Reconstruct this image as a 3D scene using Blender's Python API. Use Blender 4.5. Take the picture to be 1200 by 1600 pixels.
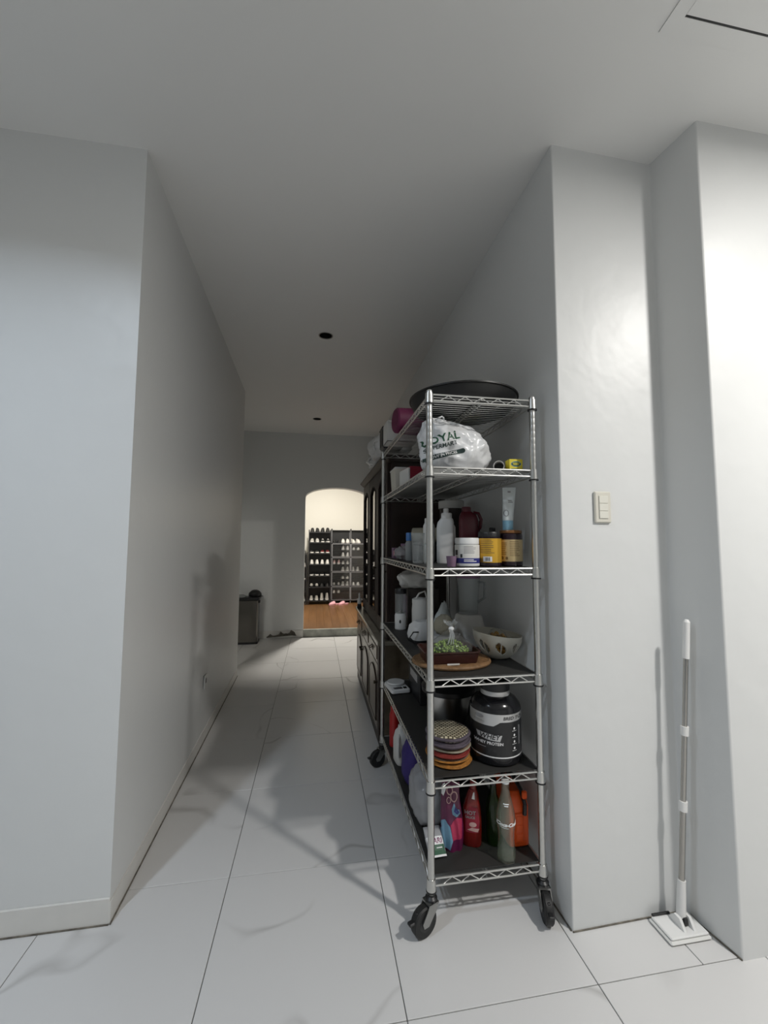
import bpy, bmesh, math, random
from mathutils import Vector, Matrix, noise
from mathutils.bvhtree import BVHTree

for o in list(bpy.data.objects):
    bpy.data.objects.remove(o)
PI = math.pi
random.seed(7)
scene = bpy.context.scene
C = scene.collection

# ------------------------------------------------------------------ camera, world, exposure
def make_camera():
    f, pit, yaw, rol = 642.0, 0.0738, 0.1638, 0.0042
    cp, sp, c, s = math.cos(pit), math.sin(pit), math.cos(yaw), math.sin(yaw)
    fw = Vector((s * cp, c * cp, sp)); r = Vector((c, -s, 0)); u = r.cross(fw)
    r2 = r * math.cos(rol) + u * math.sin(rol)
    u2 = -r * math.sin(rol) + u * math.cos(rol)
    cam = bpy.data.cameras.new('camera'); o = bpy.data.objects.new('camera', cam); C.objects.link(o)
    cam.sensor_fit = 'HORIZONTAL'; cam.sensor_width = 36.0; cam.lens = f / 1200 * 36
    cam.clip_start = 0.02
    m = Matrix((r2, u2, -fw)).transposed().to_4x4()
    m.translation = Vector((0.3222, -1.2383, 1.3501))
    o.matrix_world = m
    scene.camera = o
make_camera()
w = bpy.data.worlds.new('world'); scene.world = w; w.use_nodes = True
w.node_tree.nodes['Background'].inputs[0].default_value = (0.8, 0.85, 0.9, 1)
w.node_tree.nodes['Background'].inputs[1].default_value = 0.02
scene.view_settings.view_transform = 'Standard'
scene.view_settings.look = 'None'
scene.view_settings.gamma = 1.0
scene.view_settings.use_curve_mapping = False
scene.view_settings.exposure = 0.24
# power of the four ceiling lamps (built further down as real fixtures)
LAMP_A, LAMP_B, LAMP_SIDE, LAMP_SHOE = 13.5, 51.0, 18.0, 78.0

H = 2.942

# ------------------------------------------------------------------ materials
def mat(name, col, rough=0.5, metal=0.0, spec=0.5, bump=None, var=None, trans=0.0, coat=0.0, sheen=0.0):
    m = bpy.data.materials.new(name); m.use_nodes = True
    nt = m.node_tree; b = nt.nodes['Principled BSDF']
    b.inputs['Base Color'].default_value = (*col, 1)
    b.inputs['Roughness'].default_value = rough
    b.inputs['Metallic'].default_value = metal
    b.inputs['Specular IOR Level'].default_value = spec
    b.inputs['Coat Weight'].default_value = coat
    b.inputs['Transmission Weight'].default_value = trans
    b.inputs['Sheen Weight'].default_value = sheen
    tc = nt.nodes.new('ShaderNodeNewGeometry') if (bump or var) else None
    if var:      # (scale, amount) soft colour mottling
        n = nt.nodes.new('ShaderNodeTexNoise'); n.inputs['Scale'].default_value = var[0]; n.inputs['Detail'].default_value = 3
        nt.links.new(tc.outputs['Position'], n.inputs['Vector'])
        r = nt.nodes.new('ShaderNodeValToRGB')
        a = var[1]
        r.color_ramp.elements[0].position = 0.3; r.color_ramp.elements[1].position = 0.7
        r.color_ramp.elements[0].color = (*[max(0, c * (1 - a)) for c in col], 1)
        r.color_ramp.elements[1].color = (*[min(1, c * (1 + a)) for c in col], 1)
        nt.links.new(n.outputs['Fac'], r.inputs['Fac']); nt.links.new(r.outputs['Color'], b.inputs['Base Color'])
    if bump:     # (scale, strength, distance)
        n = nt.nodes.new('ShaderNodeTexNoise'); n.inputs['Scale'].default_value = bump[0]; n.inputs['Detail'].default_value = 2
        nt.links.new(tc.outputs['Position'], n.inputs['Vector'])
        bp = nt.nodes.new('ShaderNodeBump'); bp.inputs['Strength'].default_value = bump[1]; bp.inputs['Distance'].default_value = bump[2]
        nt.links.new(n.outputs['Fac'], bp.inputs['Height']); nt.links.new(bp.outputs['Normal'], b.inputs['Normal'])
    return m

def clear_mat(name, tint, ior=1.45, rough=0.05, haze=0.0, hazecol=(0.8, 0.8, 0.8)):
    """thin clear plastic or glass: see-through, mirror-like at a slant, a little milky"""
    m = bpy.data.materials.new(name); m.use_nodes = True
    nt = m.node_tree; nt.nodes.clear()
    out = nt.nodes.new('ShaderNodeOutputMaterial'); t = nt.nodes.new('ShaderNodeBsdfTransparent')
    g = nt.nodes.new('ShaderNodeBsdfGlossy'); mx = nt.nodes.new('ShaderNodeMixShader')
    t.inputs[0].default_value = (*tint, 1); g.inputs['Roughness'].default_value = rough
    lw = nt.nodes.new('ShaderNodeLayerWeight'); lw.inputs['Blend'].default_value = 0.5       # Schlick reflectance, same from both sides
    f0 = ((ior - 1) / (ior + 1)) ** 2
    pw = nt.nodes.new('ShaderNodeMath'); pw.operation = 'POWER'; pw.inputs[1].default_value = 5.0
    fr = nt.nodes.new('ShaderNodeMath'); fr.operation = 'MULTIPLY_ADD'; fr.inputs[1].default_value = 1 - f0; fr.inputs[2].default_value = f0
    nt.links.new(lw.outputs['Facing'], pw.inputs[0]); nt.links.new(pw.outputs[0], fr.inputs[0])
    src = t.outputs[0]
    if haze > 0:
        d = nt.nodes.new('ShaderNodeBsdfDiffuse'); d.inputs[0].default_value = (*hazecol, 1)
        mh = nt.nodes.new('ShaderNodeMixShader'); mh.inputs[0].default_value = haze
        nt.links.new(t.outputs[0], mh.inputs[1]); nt.links.new(d.outputs[0], mh.inputs[2]); src = mh.outputs[0]
    nt.links.new(fr.outputs[0], mx.inputs[0]); nt.links.new(src, mx.inputs[1]); nt.links.new(g.outputs[0], mx.inputs[2])
    nt.links.new(mx.outputs[0], out.inputs[0])
    return m

def glow_mat(name, col, s):
    m = bpy.data.materials.new(name); m.use_nodes = True
    b = m.node_tree.nodes['Principled BSDF']
    b.inputs['Emission Color'].default_value = (*col, 1); b.inputs['Emission Strength'].default_value = s
    b.inputs['Base Color'].default_value = (0.9, 0.9, 0.9, 1)
    return m

def tile_material():
    m = bpy.data.materials.new('porcelain_tile'); m.use_nodes = True
    nt = m.node_tree; b = nt.nodes['Principled BSDF']; L = nt.links.new
    g = nt.nodes.new('ShaderNodeNewGeometry'); oi = nt.nodes.new('ShaderNodeObjectInfo')
    add = nt.nodes.new('ShaderNodeVectorMath'); add.operation = 'ADD'
    mul = nt.nodes.new('ShaderNodeVectorMath'); mul.operation = 'SCALE'
    comb = nt.nodes.new('ShaderNodeCombineXYZ')
    L(oi.outputs['Random'], comb.inputs[0]); L(oi.outputs['Random'], comb.inputs[1])
    L(comb.outputs[0], mul.inputs[0]); mul.inputs['Scale'].default_value = 37.0
    L(g.outputs['Position'], add.inputs[0]); L(mul.outputs[0], add.inputs[1])
    n1 = nt.nodes.new('ShaderNodeTexNoise'); n1.inputs['Scale'].default_value = 0.85; n1.inputs['Detail'].default_value = 3.5; n1.inputs['Roughness'].default_value = 0.42; n1.inputs['Distortion'].default_value = 0.35
    L(add.outputs[0], n1.inputs['Vector'])
    # thin veins where the noise crosses its middle value
    s = nt.nodes.new('ShaderNodeMath'); s.operation = 'SUBTRACT'; s.inputs[1].default_value = 0.5
    a = nt.nodes.new('ShaderNodeMath'); a.operation = 'ABSOLUTE'
    L(n1.outputs['Fac'], s.inputs[0]); L(s.outputs[0], a.inputs[0])
    r = nt.nodes.new('ShaderNodeValToRGB'); r.color_ramp.elements[0].position = 0.0; r.color_ramp.elements[1].position = 0.008
    r.color_ramp.elements[0].color = (1, 1, 1, 1); r.color_ramp.elements[1].color = (0, 0, 0, 1)
    L(a.outputs[0], r.inputs['Fac'])
    n2 = nt.nodes.new('ShaderNodeTexNoise'); n2.inputs['Scale'].default_value = 1.8
    L(add.outputs[0], n2.inputs['Vector'])
    r2 = nt.nodes.new('ShaderNodeValToRGB'); r2.color_ramp.elements[0].position = 0.46; r2.color_ramp.elements[1].position = 0.64
    r2.color_ramp.elements[0].color = (0, 0, 0, 1); r2.color_ramp.elements[1].color = (0.75, 0.75, 0.75, 1)
    L(n2.outputs['Fac'], r2.inputs['Fac'])
    mm = nt.nodes.new('ShaderNodeMath'); mm.operation = 'MULTIPLY'
    L(r.outputs['Color'], mm.inputs[0]); L(r2.outputs['Color'], mm.inputs[1])
    mx = nt.nodes.new('ShaderNodeMix'); mx.data_type = 'RGBA'
    mx.inputs['A'].default_value = (0.655, 0.65, 0.645, 1); mx.inputs['B'].default_value = (0.30, 0.29, 0.28, 1)
    L(mm.outputs[0], mx.inputs['Factor']); L(mx.outputs['Result'], b.inputs['Base Color'])
    b.inputs['Roughness'].default_value = 0.30
    return m

def wood_floor_material():
    m = bpy.data.materials.new('wood_floor'); m.use_nodes = True
    nt = m.node_tree; b = nt.nodes['Principled BSDF']; L = nt.links.new
    g = nt.nodes.new('ShaderNodeNewGeometry'); oi = nt.nodes.new('ShaderNodeObjectInfo')
    mp = nt.nodes.new('ShaderNodeMapping'); mp.inputs['Scale'].default_value = (9, 0.9, 1)
    L(g.outputs['Position'], mp.inputs['Vector']); L(oi.outputs['Random'], mp.inputs['Location'])
    n = nt.nodes.new('ShaderNodeTexNoise'); n.inputs['Scale'].default_value = 2; n.inputs['Detail'].default_value = 4
    L(mp.outputs[0], n.inputs['Vector'])
    ad = nt.nodes.new('ShaderNodeMath'); ad.operation = 'MULTIPLY_ADD'; ad.inputs[1].default_value = 0.25
    L(oi.outputs['Random'], ad.inputs[0]); L(n.outputs['Fac'], ad.inputs[2])
    r = nt.nodes.new('ShaderNodeValToRGB'); r.color_ramp.elements[0].position = 0.35; r.color_ramp.elements[1].position = 0.9
    r.color_ramp.elements[0].color = (0.12, 0.055, 0.020, 1); r.color_ramp.elements[1].color = (0.21, 0.105, 0.042, 1)
    L(ad.outputs[0], r.inputs['Fac']); L(r.outputs['Color'], b.inputs['Base Color'])
    b.inputs['Roughness'].default_value = 0.35
    return m

M = {}
M['wall'] = mat('wall_paint', (0.72, 0.73, 0.725), 0.40, bump=(9, 0.14, 0.02), spec=0.40)
M['wall2'] = mat('cream_wall_paint', (0.68, 0.66, 0.60), 0.5)
M['ceil'] = mat('ceiling_paint', (0.80, 0.80, 0.785), 0.45, bump=(5, 0.06, 0.02))
M['grout'] = mat('grout', (0.12, 0.12, 0.115), 0.9)
M['tile'] = tile_material()
M['base'] = mat('baseboard_tile', (0.70, 0.69, 0.66), 0.35, var=(6, 0.06))
M['stone'] = mat('threshold_stone', (0.36, 0.37, 0.33), 0.45, var=(9, 0.3))
M['wood_floor'] = wood_floor_material()
M['chip'] = mat('broken_plaster', (0.13, 0.12, 0.10), 0.9, var=(40, 0.4))
M['chrome'] = mat('chrome_wire', (0.68, 0.68, 0.66), 0.30, 0.93)
M['grey_liner'] = mat('grey_shelf_liner', (0.16, 0.16, 0.155), 0.6)
M['chrome_post'] = mat('chrome_post', (0.60, 0.60, 0.58), 0.30, 1.0)
M['black_rubber'] = mat('black_rubber', (0.012, 0.012, 0.012), 0.55)
M['black'] = mat('black_plastic', (0.012, 0.012, 0.013), 0.4)
M['black_gloss'] = mat('black_gloss', (0.010, 0.010, 0.012), 0.15)
M['pan_black'] = mat('pan_black', (0.008, 0.008, 0.008), 0.45)
M['liner'] = mat('shelf_liner', (0.026, 0.025, 0.023), 0.6)
M['grey_metal'] = mat('grey_metal', (0.35, 0.35, 0.34), 0.35, 0.9)
M['white'] = mat('white_plastic', (0.72, 0.72, 0.71), 0.35)
M['white_matt'] = mat('white_matt', (0.66, 0.65, 0.62), 0.7)
M['cream'] = mat('cream_plastic', (0.62, 0.60, 0.52), 0.4)
M['white_bag'] = mat('white_bag_plastic', (0.74, 0.75, 0.76), 0.30, trans=0.0, spec=0.55)
M['green_ink'] = mat('green_ink', (0.012, 0.085, 0.04), 0.5)
M['dark_ink'] = mat('dark_ink', (0.025, 0.05, 0.045), 0.5)
M['black_ink'] = mat('black_ink', (0.02, 0.02, 0.02), 0.5)
M['white_ink'] = mat('white_ink', (0.8, 0.8, 0.8), 0.5)
M['grey_ink'] = mat('grey_ink', (0.30, 0.30, 0.31), 0.5)
M['brown_ink'] = mat('brown_ink', (0.18, 0.11, 0.04), 0.5)
M['blue_ink'] = mat('navy_print', (0.025, 0.03, 0.20), 0.4)
M['sky_ink'] = mat('sky_blue_print', (0.16, 0.32, 0.45), 0.4)
M['pink_ink'] = mat('pink_print', (0.42, 0.03, 0.09), 0.4)
M['purple_ink'] = mat('purple_print', (0.16, 0.01, 0.09), 0.4)
M['yellow'] = mat('yellow_card', (0.70, 0.58, 0.03), 0.45)
M['gold_label'] = mat('gold_label', (0.72, 0.42, 0.05), 0.32, 0.55)
M['beige_label'] = mat('beige_label', (0.58, 0.45, 0.24), 0.38, 0.3)
M['silver_label'] = mat('silver_label', (0.55, 0.55, 0.55), 0.35, 0.5)
M['dark_jar'] = mat('dark_jar', (0.02, 0.010, 0.016), 0.2)
M['bronze'] = mat('bronze_lid', (0.22, 0.10, 0.035), 0.35, 0.4)
M['maroon'] = mat('maroon_plastic', (0.085, 0.004, 0.012), 0.3)
M['magenta'] = mat('magenta_fabric', (0.12, 0.008, 0.05), 0.6)
M['red'] = mat('red_plastic', (0.38, 0.012, 0.012), 0.35)
M['red_card'] = mat('crimson_card', (0.26, 0.012, 0.03), 0.6)
M['pink_soft'] = mat('pink_foam', (0.80, 0.42, 0.47), 0.6)
M['lilac'] = mat('lilac_plastic', (0.24, 0.15, 0.23), 0.45)
M['pale_blue'] = mat('pale_blue_plastic', (0.22, 0.42, 0.55), 0.35)
M['tube_white'] = mat('tube_white', (0.60, 0.64, 0.64), 0.35)
M['blue_cap'] = mat('blue_cap', (0.06, 0.18, 0.45), 0.4)
M['navy'] = mat('navy_fabric', (0.03, 0.016, 0.14), 0.7)
M['orange'] = mat('orange_plastic', (0.72, 0.085, 0.008), 0.35)
M['orange_cloth'] = mat('orange_cloth', (0.34, 0.14, 0.022), 0.85, bump=(220, 0.5, 0.004), var=(60, 0.3))
M['red_cloth'] = mat('red_cloth', (0.20, 0.02, 0.014), 0.85, bump=(220, 0.5, 0.004))
M['purple_cloth'] = mat('purple_grey_cloth', (0.085, 0.068, 0.088), 0.85, bump=(220, 0.5, 0.004))
M['brown_cloth'] = mat('brown_cloth', (0.16, 0.11, 0.07), 0.85, bump=(200, 0.5, 0.004))
M['beige_cloth'] = mat('beige_cloth', (0.32, 0.29, 0.22), 0.9, bump=(150, 0.5, 0.004))
M['wicker'] = mat('wicker', (0.21, 0.115, 0.05), 0.6, bump=(160, 0.5, 0.003), var=(50, 0.25))
M['redwood'] = mat('dark_red_tray', (0.035, 0.008, 0.006), 0.35)
M['steel'] = mat('brushed_steel', (0.55, 0.54, 0.52), 0.28, 1.0)
M['steel_bin'] = mat('bin_steel', (0.17, 0.16, 0.145), 0.20, 1.0)
M['pole_steel'] = mat('mop_pole_steel', (0.40, 0.39, 0.37), 0.22, 1.0)
M['green_peas'] = mat('green_peas', (0.20, 0.30, 0.055), 0.55, var=(90, 0.5))
M['golden'] = mat('golden_fruit', (0.45, 0.24, 0.04), 0.4, var=(70, 0.5))
M['cabinet'] = mat('cabinet_wood', (0.105, 0.082, 0.055), 0.30, var=(14, 0.25), coat=0.2)
M['cabinet_dark'] = mat('cabinet_dark_wood', (0.018, 0.008, 0.005), 0.48, var=(10, 0.3))
M['counter'] = mat('cabinet_counter', (0.20, 0.18, 0.14), 0.25, coat=0.3)
M['brass'] = mat('dark_brass', (0.05, 0.04, 0.025), 0.4, 0.8)
M['carton'] = mat('carton', (0.30, 0.25, 0.18), 0.8)
M['dark_carton'] = mat('dark_carton', (0.045, 0.035, 0.03), 0.6)
M['grey_bag'] = mat('greyish_bag', (0.68, 0.68, 0.67), 0.35)
M['porcelain'] = mat('porcelain', (0.88, 0.87, 0.84), 0.25)
M['grime'] = mat('grimy_joint', (0.16, 0.145, 0.12), 0.9, var=(30, 0.5))
M['clear'] = clear_mat('clear_plastic', (0.93, 0.95, 0.95), 1.4, 0.08, haze=0.10)
M['clear_bag'] = clear_mat('clear_bag', (0.95, 0.96, 0.95), 1.35, 0.12, haze=0.05)
M['milky'] = clear_mat('milky_plastic', (0.80, 0.82, 0.82), 1.4, 0.2, haze=0.45, hazecol=(0.5, 0.52, 0.52))
M['milky_bag'] = clear_mat('milky_bag', (0.85, 0.86, 0.86), 1.4, 0.25, haze=0.62, hazecol=(0.50, 0.50, 0.51))
M['glass_green'] = clear_mat('greenish_glass', (0.93, 0.96, 0.92), 1.5, 0.03, haze=0.06, hazecol=(0.45, 0.5, 0.42))
M['glass_deep'] = clear_mat('deep_green_glass', (0.20, 0.42, 0.10), 1.5, 0.03, haze=0.12, hazecol=(0.05, 0.11, 0.02))
M['pane'] = clear_mat('cabinet_glass', (0.30, 0.28, 0.26), 1.75, 0.015)
M['door_clear'] = clear_mat('cube_door_plastic', (0.88, 0.885, 0.89), 1.45, 0.04, haze=0.015)
M['cube_black'] = mat('cube_black', (0.014, 0.014, 0.016), 0.45)
M['cube_frame'] = mat('cube_frame', (0.20, 0.20, 0.21), 0.4)
M['grip_white'] = mat('mop_white', (0.78, 0.78, 0.77), 0.35)
M['pad_white'] = mat('mop_pad', (0.72, 0.72, 0.70), 0.8)
M['outlet'] = mat('outlet_plastic', (0.64, 0.62, 0.55), 0.35)
M['rocker'] = mat('switch_rocker', (0.70, 0.69, 0.62), 0.3)
M['shoe_white'] = mat('shoe_white', (0.70, 0.68, 0.64), 0.6)
M['shoe_grey'] = mat('shoe_grey', (0.36, 0.35, 0.32), 0.7)
M['shoe_black'] = mat('shoe_black', (0.012, 0.012, 0.012), 0.6)
M['shoe_maroon'] = mat('shoe_maroon', (0.10, 0.012, 0.014), 0.6)
M['shoe_pink'] = mat('shoe_pink', (0.55, 0.36, 0.34), 0.6)
M['sole_white'] = mat('sole_white', (0.72, 0.70, 0.66), 0.6)
M['sole_dark'] = mat('sole_dark', (0.03, 0.03, 0.03), 0.7)
M['lamp_glow'] = glow_mat('lamp_glow', (1, 0.98, 0.94), 8)
M['display'] = mat('dark_display', (0.008, 0.008, 0.008), 0.2)
M['can_dark'] = mat('downlight_can', (0.03, 0.03, 0.028), 0.35, 0.6)
M['teal_ink'] = mat('teal_print', (0.02, 0.10, 0.11), 0.5)
M['purple_pouch'] = mat('purple_pouch', (0.10, 0.008, 0.05), 0.28)
M['ketchup'] = mat('red_sauce', (0.18, 0.010, 0.008), 0.22)

def crochet_material():
    m = bpy.data.materials.new('crochet_cotton'); m.use_nodes = True
    nt = m.node_tree; b = nt.nodes['Principled BSDF']; L = nt.links.new
    tc = nt.nodes.new('ShaderNodeTexCoord')
    br = nt.nodes.new('ShaderNodeTexBrick'); br.inputs['Scale'].default_value = 34
    br.inputs['Color1'].default_value = (0.66, 0.60, 0.44, 1); br.inputs['Color2'].default_value = (0.54, 0.48, 0.34, 1)
    br.inputs['Mortar'].default_value = (0.10, 0.085, 0.055, 1); br.inputs['Mortar Size'].default_value = 0.12
    br.inputs['Brick Width'].default_value = 0.55; br.inputs['Row Height'].default_value = 0.40
    L(tc.outputs['Object'], br.inputs['Vector']); L(br.outputs['Color'], b.inputs['Base Color'])
    bp = nt.nodes.new('ShaderNodeBump'); bp.inputs['Strength'].default_value = 0.8; bp.inputs['Distance'].default_value = 0.003; bp.invert = True
    L(br.outputs['Fac'], bp.inputs['Height']); L(bp.outputs['Normal'], b.inputs['Normal'])
    b.inputs['Roughness'].default_value = 0.9
    return m
M['crochet'] = crochet_material()

# ------------------------------------------------------------------ mesh builder
class MB:
    def __init__(s): s.v = []; s.f = []
    def add(s, vs, fs):
        k = len(s.v); s.v += [tuple(v) for v in vs]; s.f += [tuple(i + k for i in f) for f in fs]; return s
    def box(s, x0, x1, y0, y1, z0, z1, b=0.0):
        if b <= 0:
            v = [(x, y, z) for z in (z0, z1) for y in (y0, y1) for x in (x0, x1)]
            return s.add(v, [(0, 2, 3, 1), (4, 5, 7, 6), (0, 1, 5, 4), (2, 6, 7, 3), (0, 4, 6, 2), (1, 3, 7, 5)])
        lo = (x0, y0, z0); hi = (x1, y1, z1); V = []; ix = {}
        b = min(b, (x1 - x0) * .49, (y1 - y0) * .49, (z1 - z0) * .49)
        for sx in (0, 1):
            for sy in (0, 1):
                for sz in (0, 1):
                    for a in range(3):
                        sg = (sx, sy, sz); p = []
                        for k in range(3):
                            q = hi[k] if sg[k] else lo[k]
                            if k != a: q += -b if sg[k] else b
                            p.append(q)
                        ix[(sx, sy, sz, a)] = len(V); V.append(p)
        F = []
        for a in range(3):
            o1, o2 = (a + 1) % 3, (a + 2) % 3
            for s0 in (0, 1):
                q = []
                for (p, r) in ((0, 0), (1, 0), (1, 1), (0, 1)):
                    g = [0, 0, 0]; g[a] = s0; g[o1] = p; g[o2] = r; q.append(ix[(*g, a)])
                F.append(q)
            for p in (0, 1):
                for r in (0, 1):
                    g0 = [0, 0, 0]; g0[o1] = p; g0[o2] = r; g1 = list(g0); g1[a] = 1
                    F.append((ix[(*g0, o1)], ix[(*g1, o1)], ix[(*g1, o2)], ix[(*g0, o2)]))
        for sx in (0, 1):
            for sy in (0, 1):
                for sz in (0, 1): F.append(tuple(ix[(sx, sy, sz, a)] for a in range(3)))
        return s.add(V, F)
    def prism(s, poly, a0, a1, axis='z'):
        n = len(poly)
        def P(u, v, t): return {'z': (u, v, t), 'y': (u, t, v), 'x': (t, u, v)}[axis]
        V = [P(u, v, a0) for u, v in poly] + [P(u, v, a1) for u, v in poly]
        F = [tuple(range(n)), tuple(range(2 * n - 1, n - 1, -1))] + [(i, (i + 1) % n, n + (i + 1) % n, n + i) for i in range(n)]
        return s.add(V, F)
    def lathe(s, prof, c=(0, 0, 0), n=32, ex=1.0, ey=1.0, cap=(True, True), rot=None):
        V = []; F = []; m = len(prof)
        for r, z in prof:
            for i in range(n):
                a = 2 * PI * i / n; p = Vector((r * ex * math.cos(a), r * ey * math.sin(a), z))
                if rot: p = rot @ p
                V.append((p.x + c[0], p.y + c[1], p.z + c[2]))
        for j in range(m - 1):
            for i in range(n):
                k = (i + 1) % n; F.append((j * n + i, j * n + k, (j + 1) * n + k, (j + 1) * n + i))
        if cap[0] and prof[0][0] > 1e-6: F.append(tuple(range(n - 1, -1, -1)))
        if cap[1] and prof[-1][0] > 1e-6: F.append(tuple(range((m - 1) * n, m * n)))
        return s.add(V, F)
    def tube(s, pts, r, n=8, closed=False, cap=True):
        pts = [Vector(p) for p in pts]; m = len(pts); V = []; F = []
        rr = r if isinstance(r, (list, tuple)) else [r] * m
        up = None
        for i in range(m):
            a = pts[(i - 1) % m] if (closed or i > 0) else pts[i]
            b = pts[(i + 1) % m] if (closed or i < m - 1) else pts[i]
            t = (b - a).normalized()
            if up is None:
                up = Vector((0, 0, 1)) if abs(t.z) < 0.9 else Vector((1, 0, 0))
            x = t.cross(up)
            if x.length < 1e-5: x = t.cross(Vector((0.3, 1, 0.2)))
            x.normalize(); y = x.cross(t).normalized(); up = y
            for k in range(n):
                an = 2 * PI * k / n; q = pts[i] + (x * math.cos(an) + y * math.sin(an)) * rr[i]
                V.append(q)
        for i in range(m if closed else m - 1):
            j = (i + 1) % m
            for k in range(n):
                l = (k + 1) % n; F.append((i * n + k, i * n + l, j * n + l, j * n + k))
        if cap and not closed:
            F.append(tuple(range(n - 1, -1, -1))); F.append(tuple(range((m - 1) * n, m * n)))
        return s.add(V, F)
    def blob(s, c, rad, n=28, m=16, e=1.0, amp=0.0, freq=4.0, seed=0, flat=None, fn=None):
        """rounded lump; e<1 boxier; flat: cut level (fraction of rz) for a resting base"""
        V = []; F = []
        def sg(x, p): return math.copysign(abs(x) ** p, x)
        for j in range(m + 1):
            ph = -PI / 2 + PI * j / m
            for i in range(n):
                th = 2 * PI * i / n
                d = Vector((sg(math.cos(ph), e) * sg(math.cos(th), e), sg(math.cos(ph), e) * sg(math.sin(th), e), sg(math.sin(ph), e)))
                k = 1.0
                if amp: k += amp * (noise.noise(d * freq + Vector((seed * 3.1, seed * 1.7, seed))) + 0.5 * noise.noise(d * freq * 2.3 + Vector((seed, 5, 1))))
                p = Vector((d.x * rad[0] * k, d.y * rad[1] * k, d.z * rad[2] * k))
                if flat is not None: p.z = max(p.z, -flat * rad[2])
                if fn: p = fn(p, d)
                V.append(p + Vector(c))
        for j in range(m):
            for i in range(n):
                k = (i + 1) % n; F.append((j * n + i, j * n + k, (j + 1) * n + k, (j + 1) * n + i))
        return s.add(V, F)
    def loft(s, rings, cap=(True, True), closed=True):
        n = len(rings[0]); V = [p for r in rings for p in r]; F = []
        for j in range(len(rings) - 1):
            for i in range(n if closed else n - 1):
                k = (i + 1) % n; F.append((j * n + i, j * n + k, (j + 1) * n + k, (j + 1) * n + i))
        if cap[0]: F.append(tuple(range(n - 1, -1, -1)))
        if cap[1]: F.append(tuple(range((len(rings) - 1) * n, len(rings) * n)))
        return s.add(V, F)
    def mesh(s, name, org=(0, 0, 0), smooth=35):
        me = bpy.data.meshes.new(name)
        me.from_pydata([(x - org[0], y - org[1], z - org[2]) for x, y, z in s.v], [], s.f)
        bm = bmesh.new(); bm.from_mesh(me)
        bmesh.ops.remove_doubles(bm, verts=bm.verts, dist=1e-6)
        bmesh.ops.recalc_face_normals(bm, faces=bm.faces)
        bm.to_mesh(me); bm.free()
        if smooth:
            for p in me.polygons: p.use_smooth = True
            me.set_sharp_from_angle(angle=math.radians(smooth))
        return me
    def build(s, name, m, parent=None, org=None, smooth=35):
        if org is None: org = tuple(parent['_o']) if (parent is not None and '_o' in parent) else (0, 0, 0)
        me = s.mesh(name, org, smooth)
        o = bpy.data.objects.new(name, me); C.objects.link(o)
        me.materials.append(M[m] if isinstance(m, str) else m)
        if parent is not None: o.parent = parent
        return o

def thing(name, label, cat, loc=(0, 0, 0), rotz=0.0, group=None, world=False):
    """an Empty at the thing's base; world=True: parts are given in room coordinates"""
    o = bpy.data.objects.new(name, None); C.objects.link(o); o.empty_display_size = 0.05
    o.location = loc; o.rotation_euler = (0, 0, rotz)
    o['label'] = label; o['category'] = cat
    if group: o['group'] = group
    if world: o['_o'] = loc
    return o
def tag(o, label, cat, group=None):
    o['label'] = label; o['category'] = cat
    if group: o['group'] = group
    return o
def struct(name, mb, m, parent=None, smooth=35):
    o = mb.build(name, m, parent, (0, 0, 0), smooth)
    if parent is None: o['kind'] = 'structure'
    return o
def single(name, mb, m, label, cat, loc, rotz=0.0, group=None, smooth=35):
    o = mb.build(name, m, None, (0, 0, 0), smooth)
    o.location = loc; o.rotation_euler = (0, 0, rotz)
    return tag(o, label, cat, group)
def copy_tree(o, parent=None):
    c = o.copy(); C.objects.link(c)
    if parent is not None: c.parent = parent
    for ch in o.children: copy_tree(ch, c)
    return c

# ---- flat print laid onto a surface (lettering, printed shapes), seen from the local -Y side
def text_polys(s, size, shear=0.0, bold=0.0):
    cu = bpy.data.curves.new('lettering', 'FONT'); cu.body = s; cu.size = size; cu.align_x = 'CENTER'; cu.align_y = 'CENTER'
    cu.shear = shear; cu.offset = bold; cu.resolution_u = 3
    ob = bpy.data.objects.new('lettering', cu)
    me = bpy.data.meshes.new_from_object(ob)
    vs = [(v.co.x, v.co.y) for v in me.vertices]; fs = [tuple(p.vertices) for p in me.polygons]
    bpy.data.objects.remove(ob); bpy.data.curves.remove(cu); bpy.data.meshes.remove(me)
    return vs, fs
def shape(poly): return list(poly), [tuple(range(len(poly)))]
def merge(*sh):
    V = []; F = []
    for vs, fs in sh:
        k = len(V); V += vs; F += [tuple(i + k for i in f) for f in fs]
    return V, F
def rect(x0, x1, z0, z1): return shape([(x0, z0), (x1, z0), (x1, z1), (x0, z1)])
def oval(cx, cz, rx, rz, n=20): return shape([(cx + rx * math.cos(2 * PI * i / n), cz + rz * math.sin(2 * PI * i / n)) for i in range(n)])
def move(sh, dx, dz, rot=0.0):
    c, s = math.cos(rot), math.sin(rot)
    return [(x * c - z * s + dx, x * s + z * c + dz) for x, z in sh[0]], sh[1]
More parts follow.
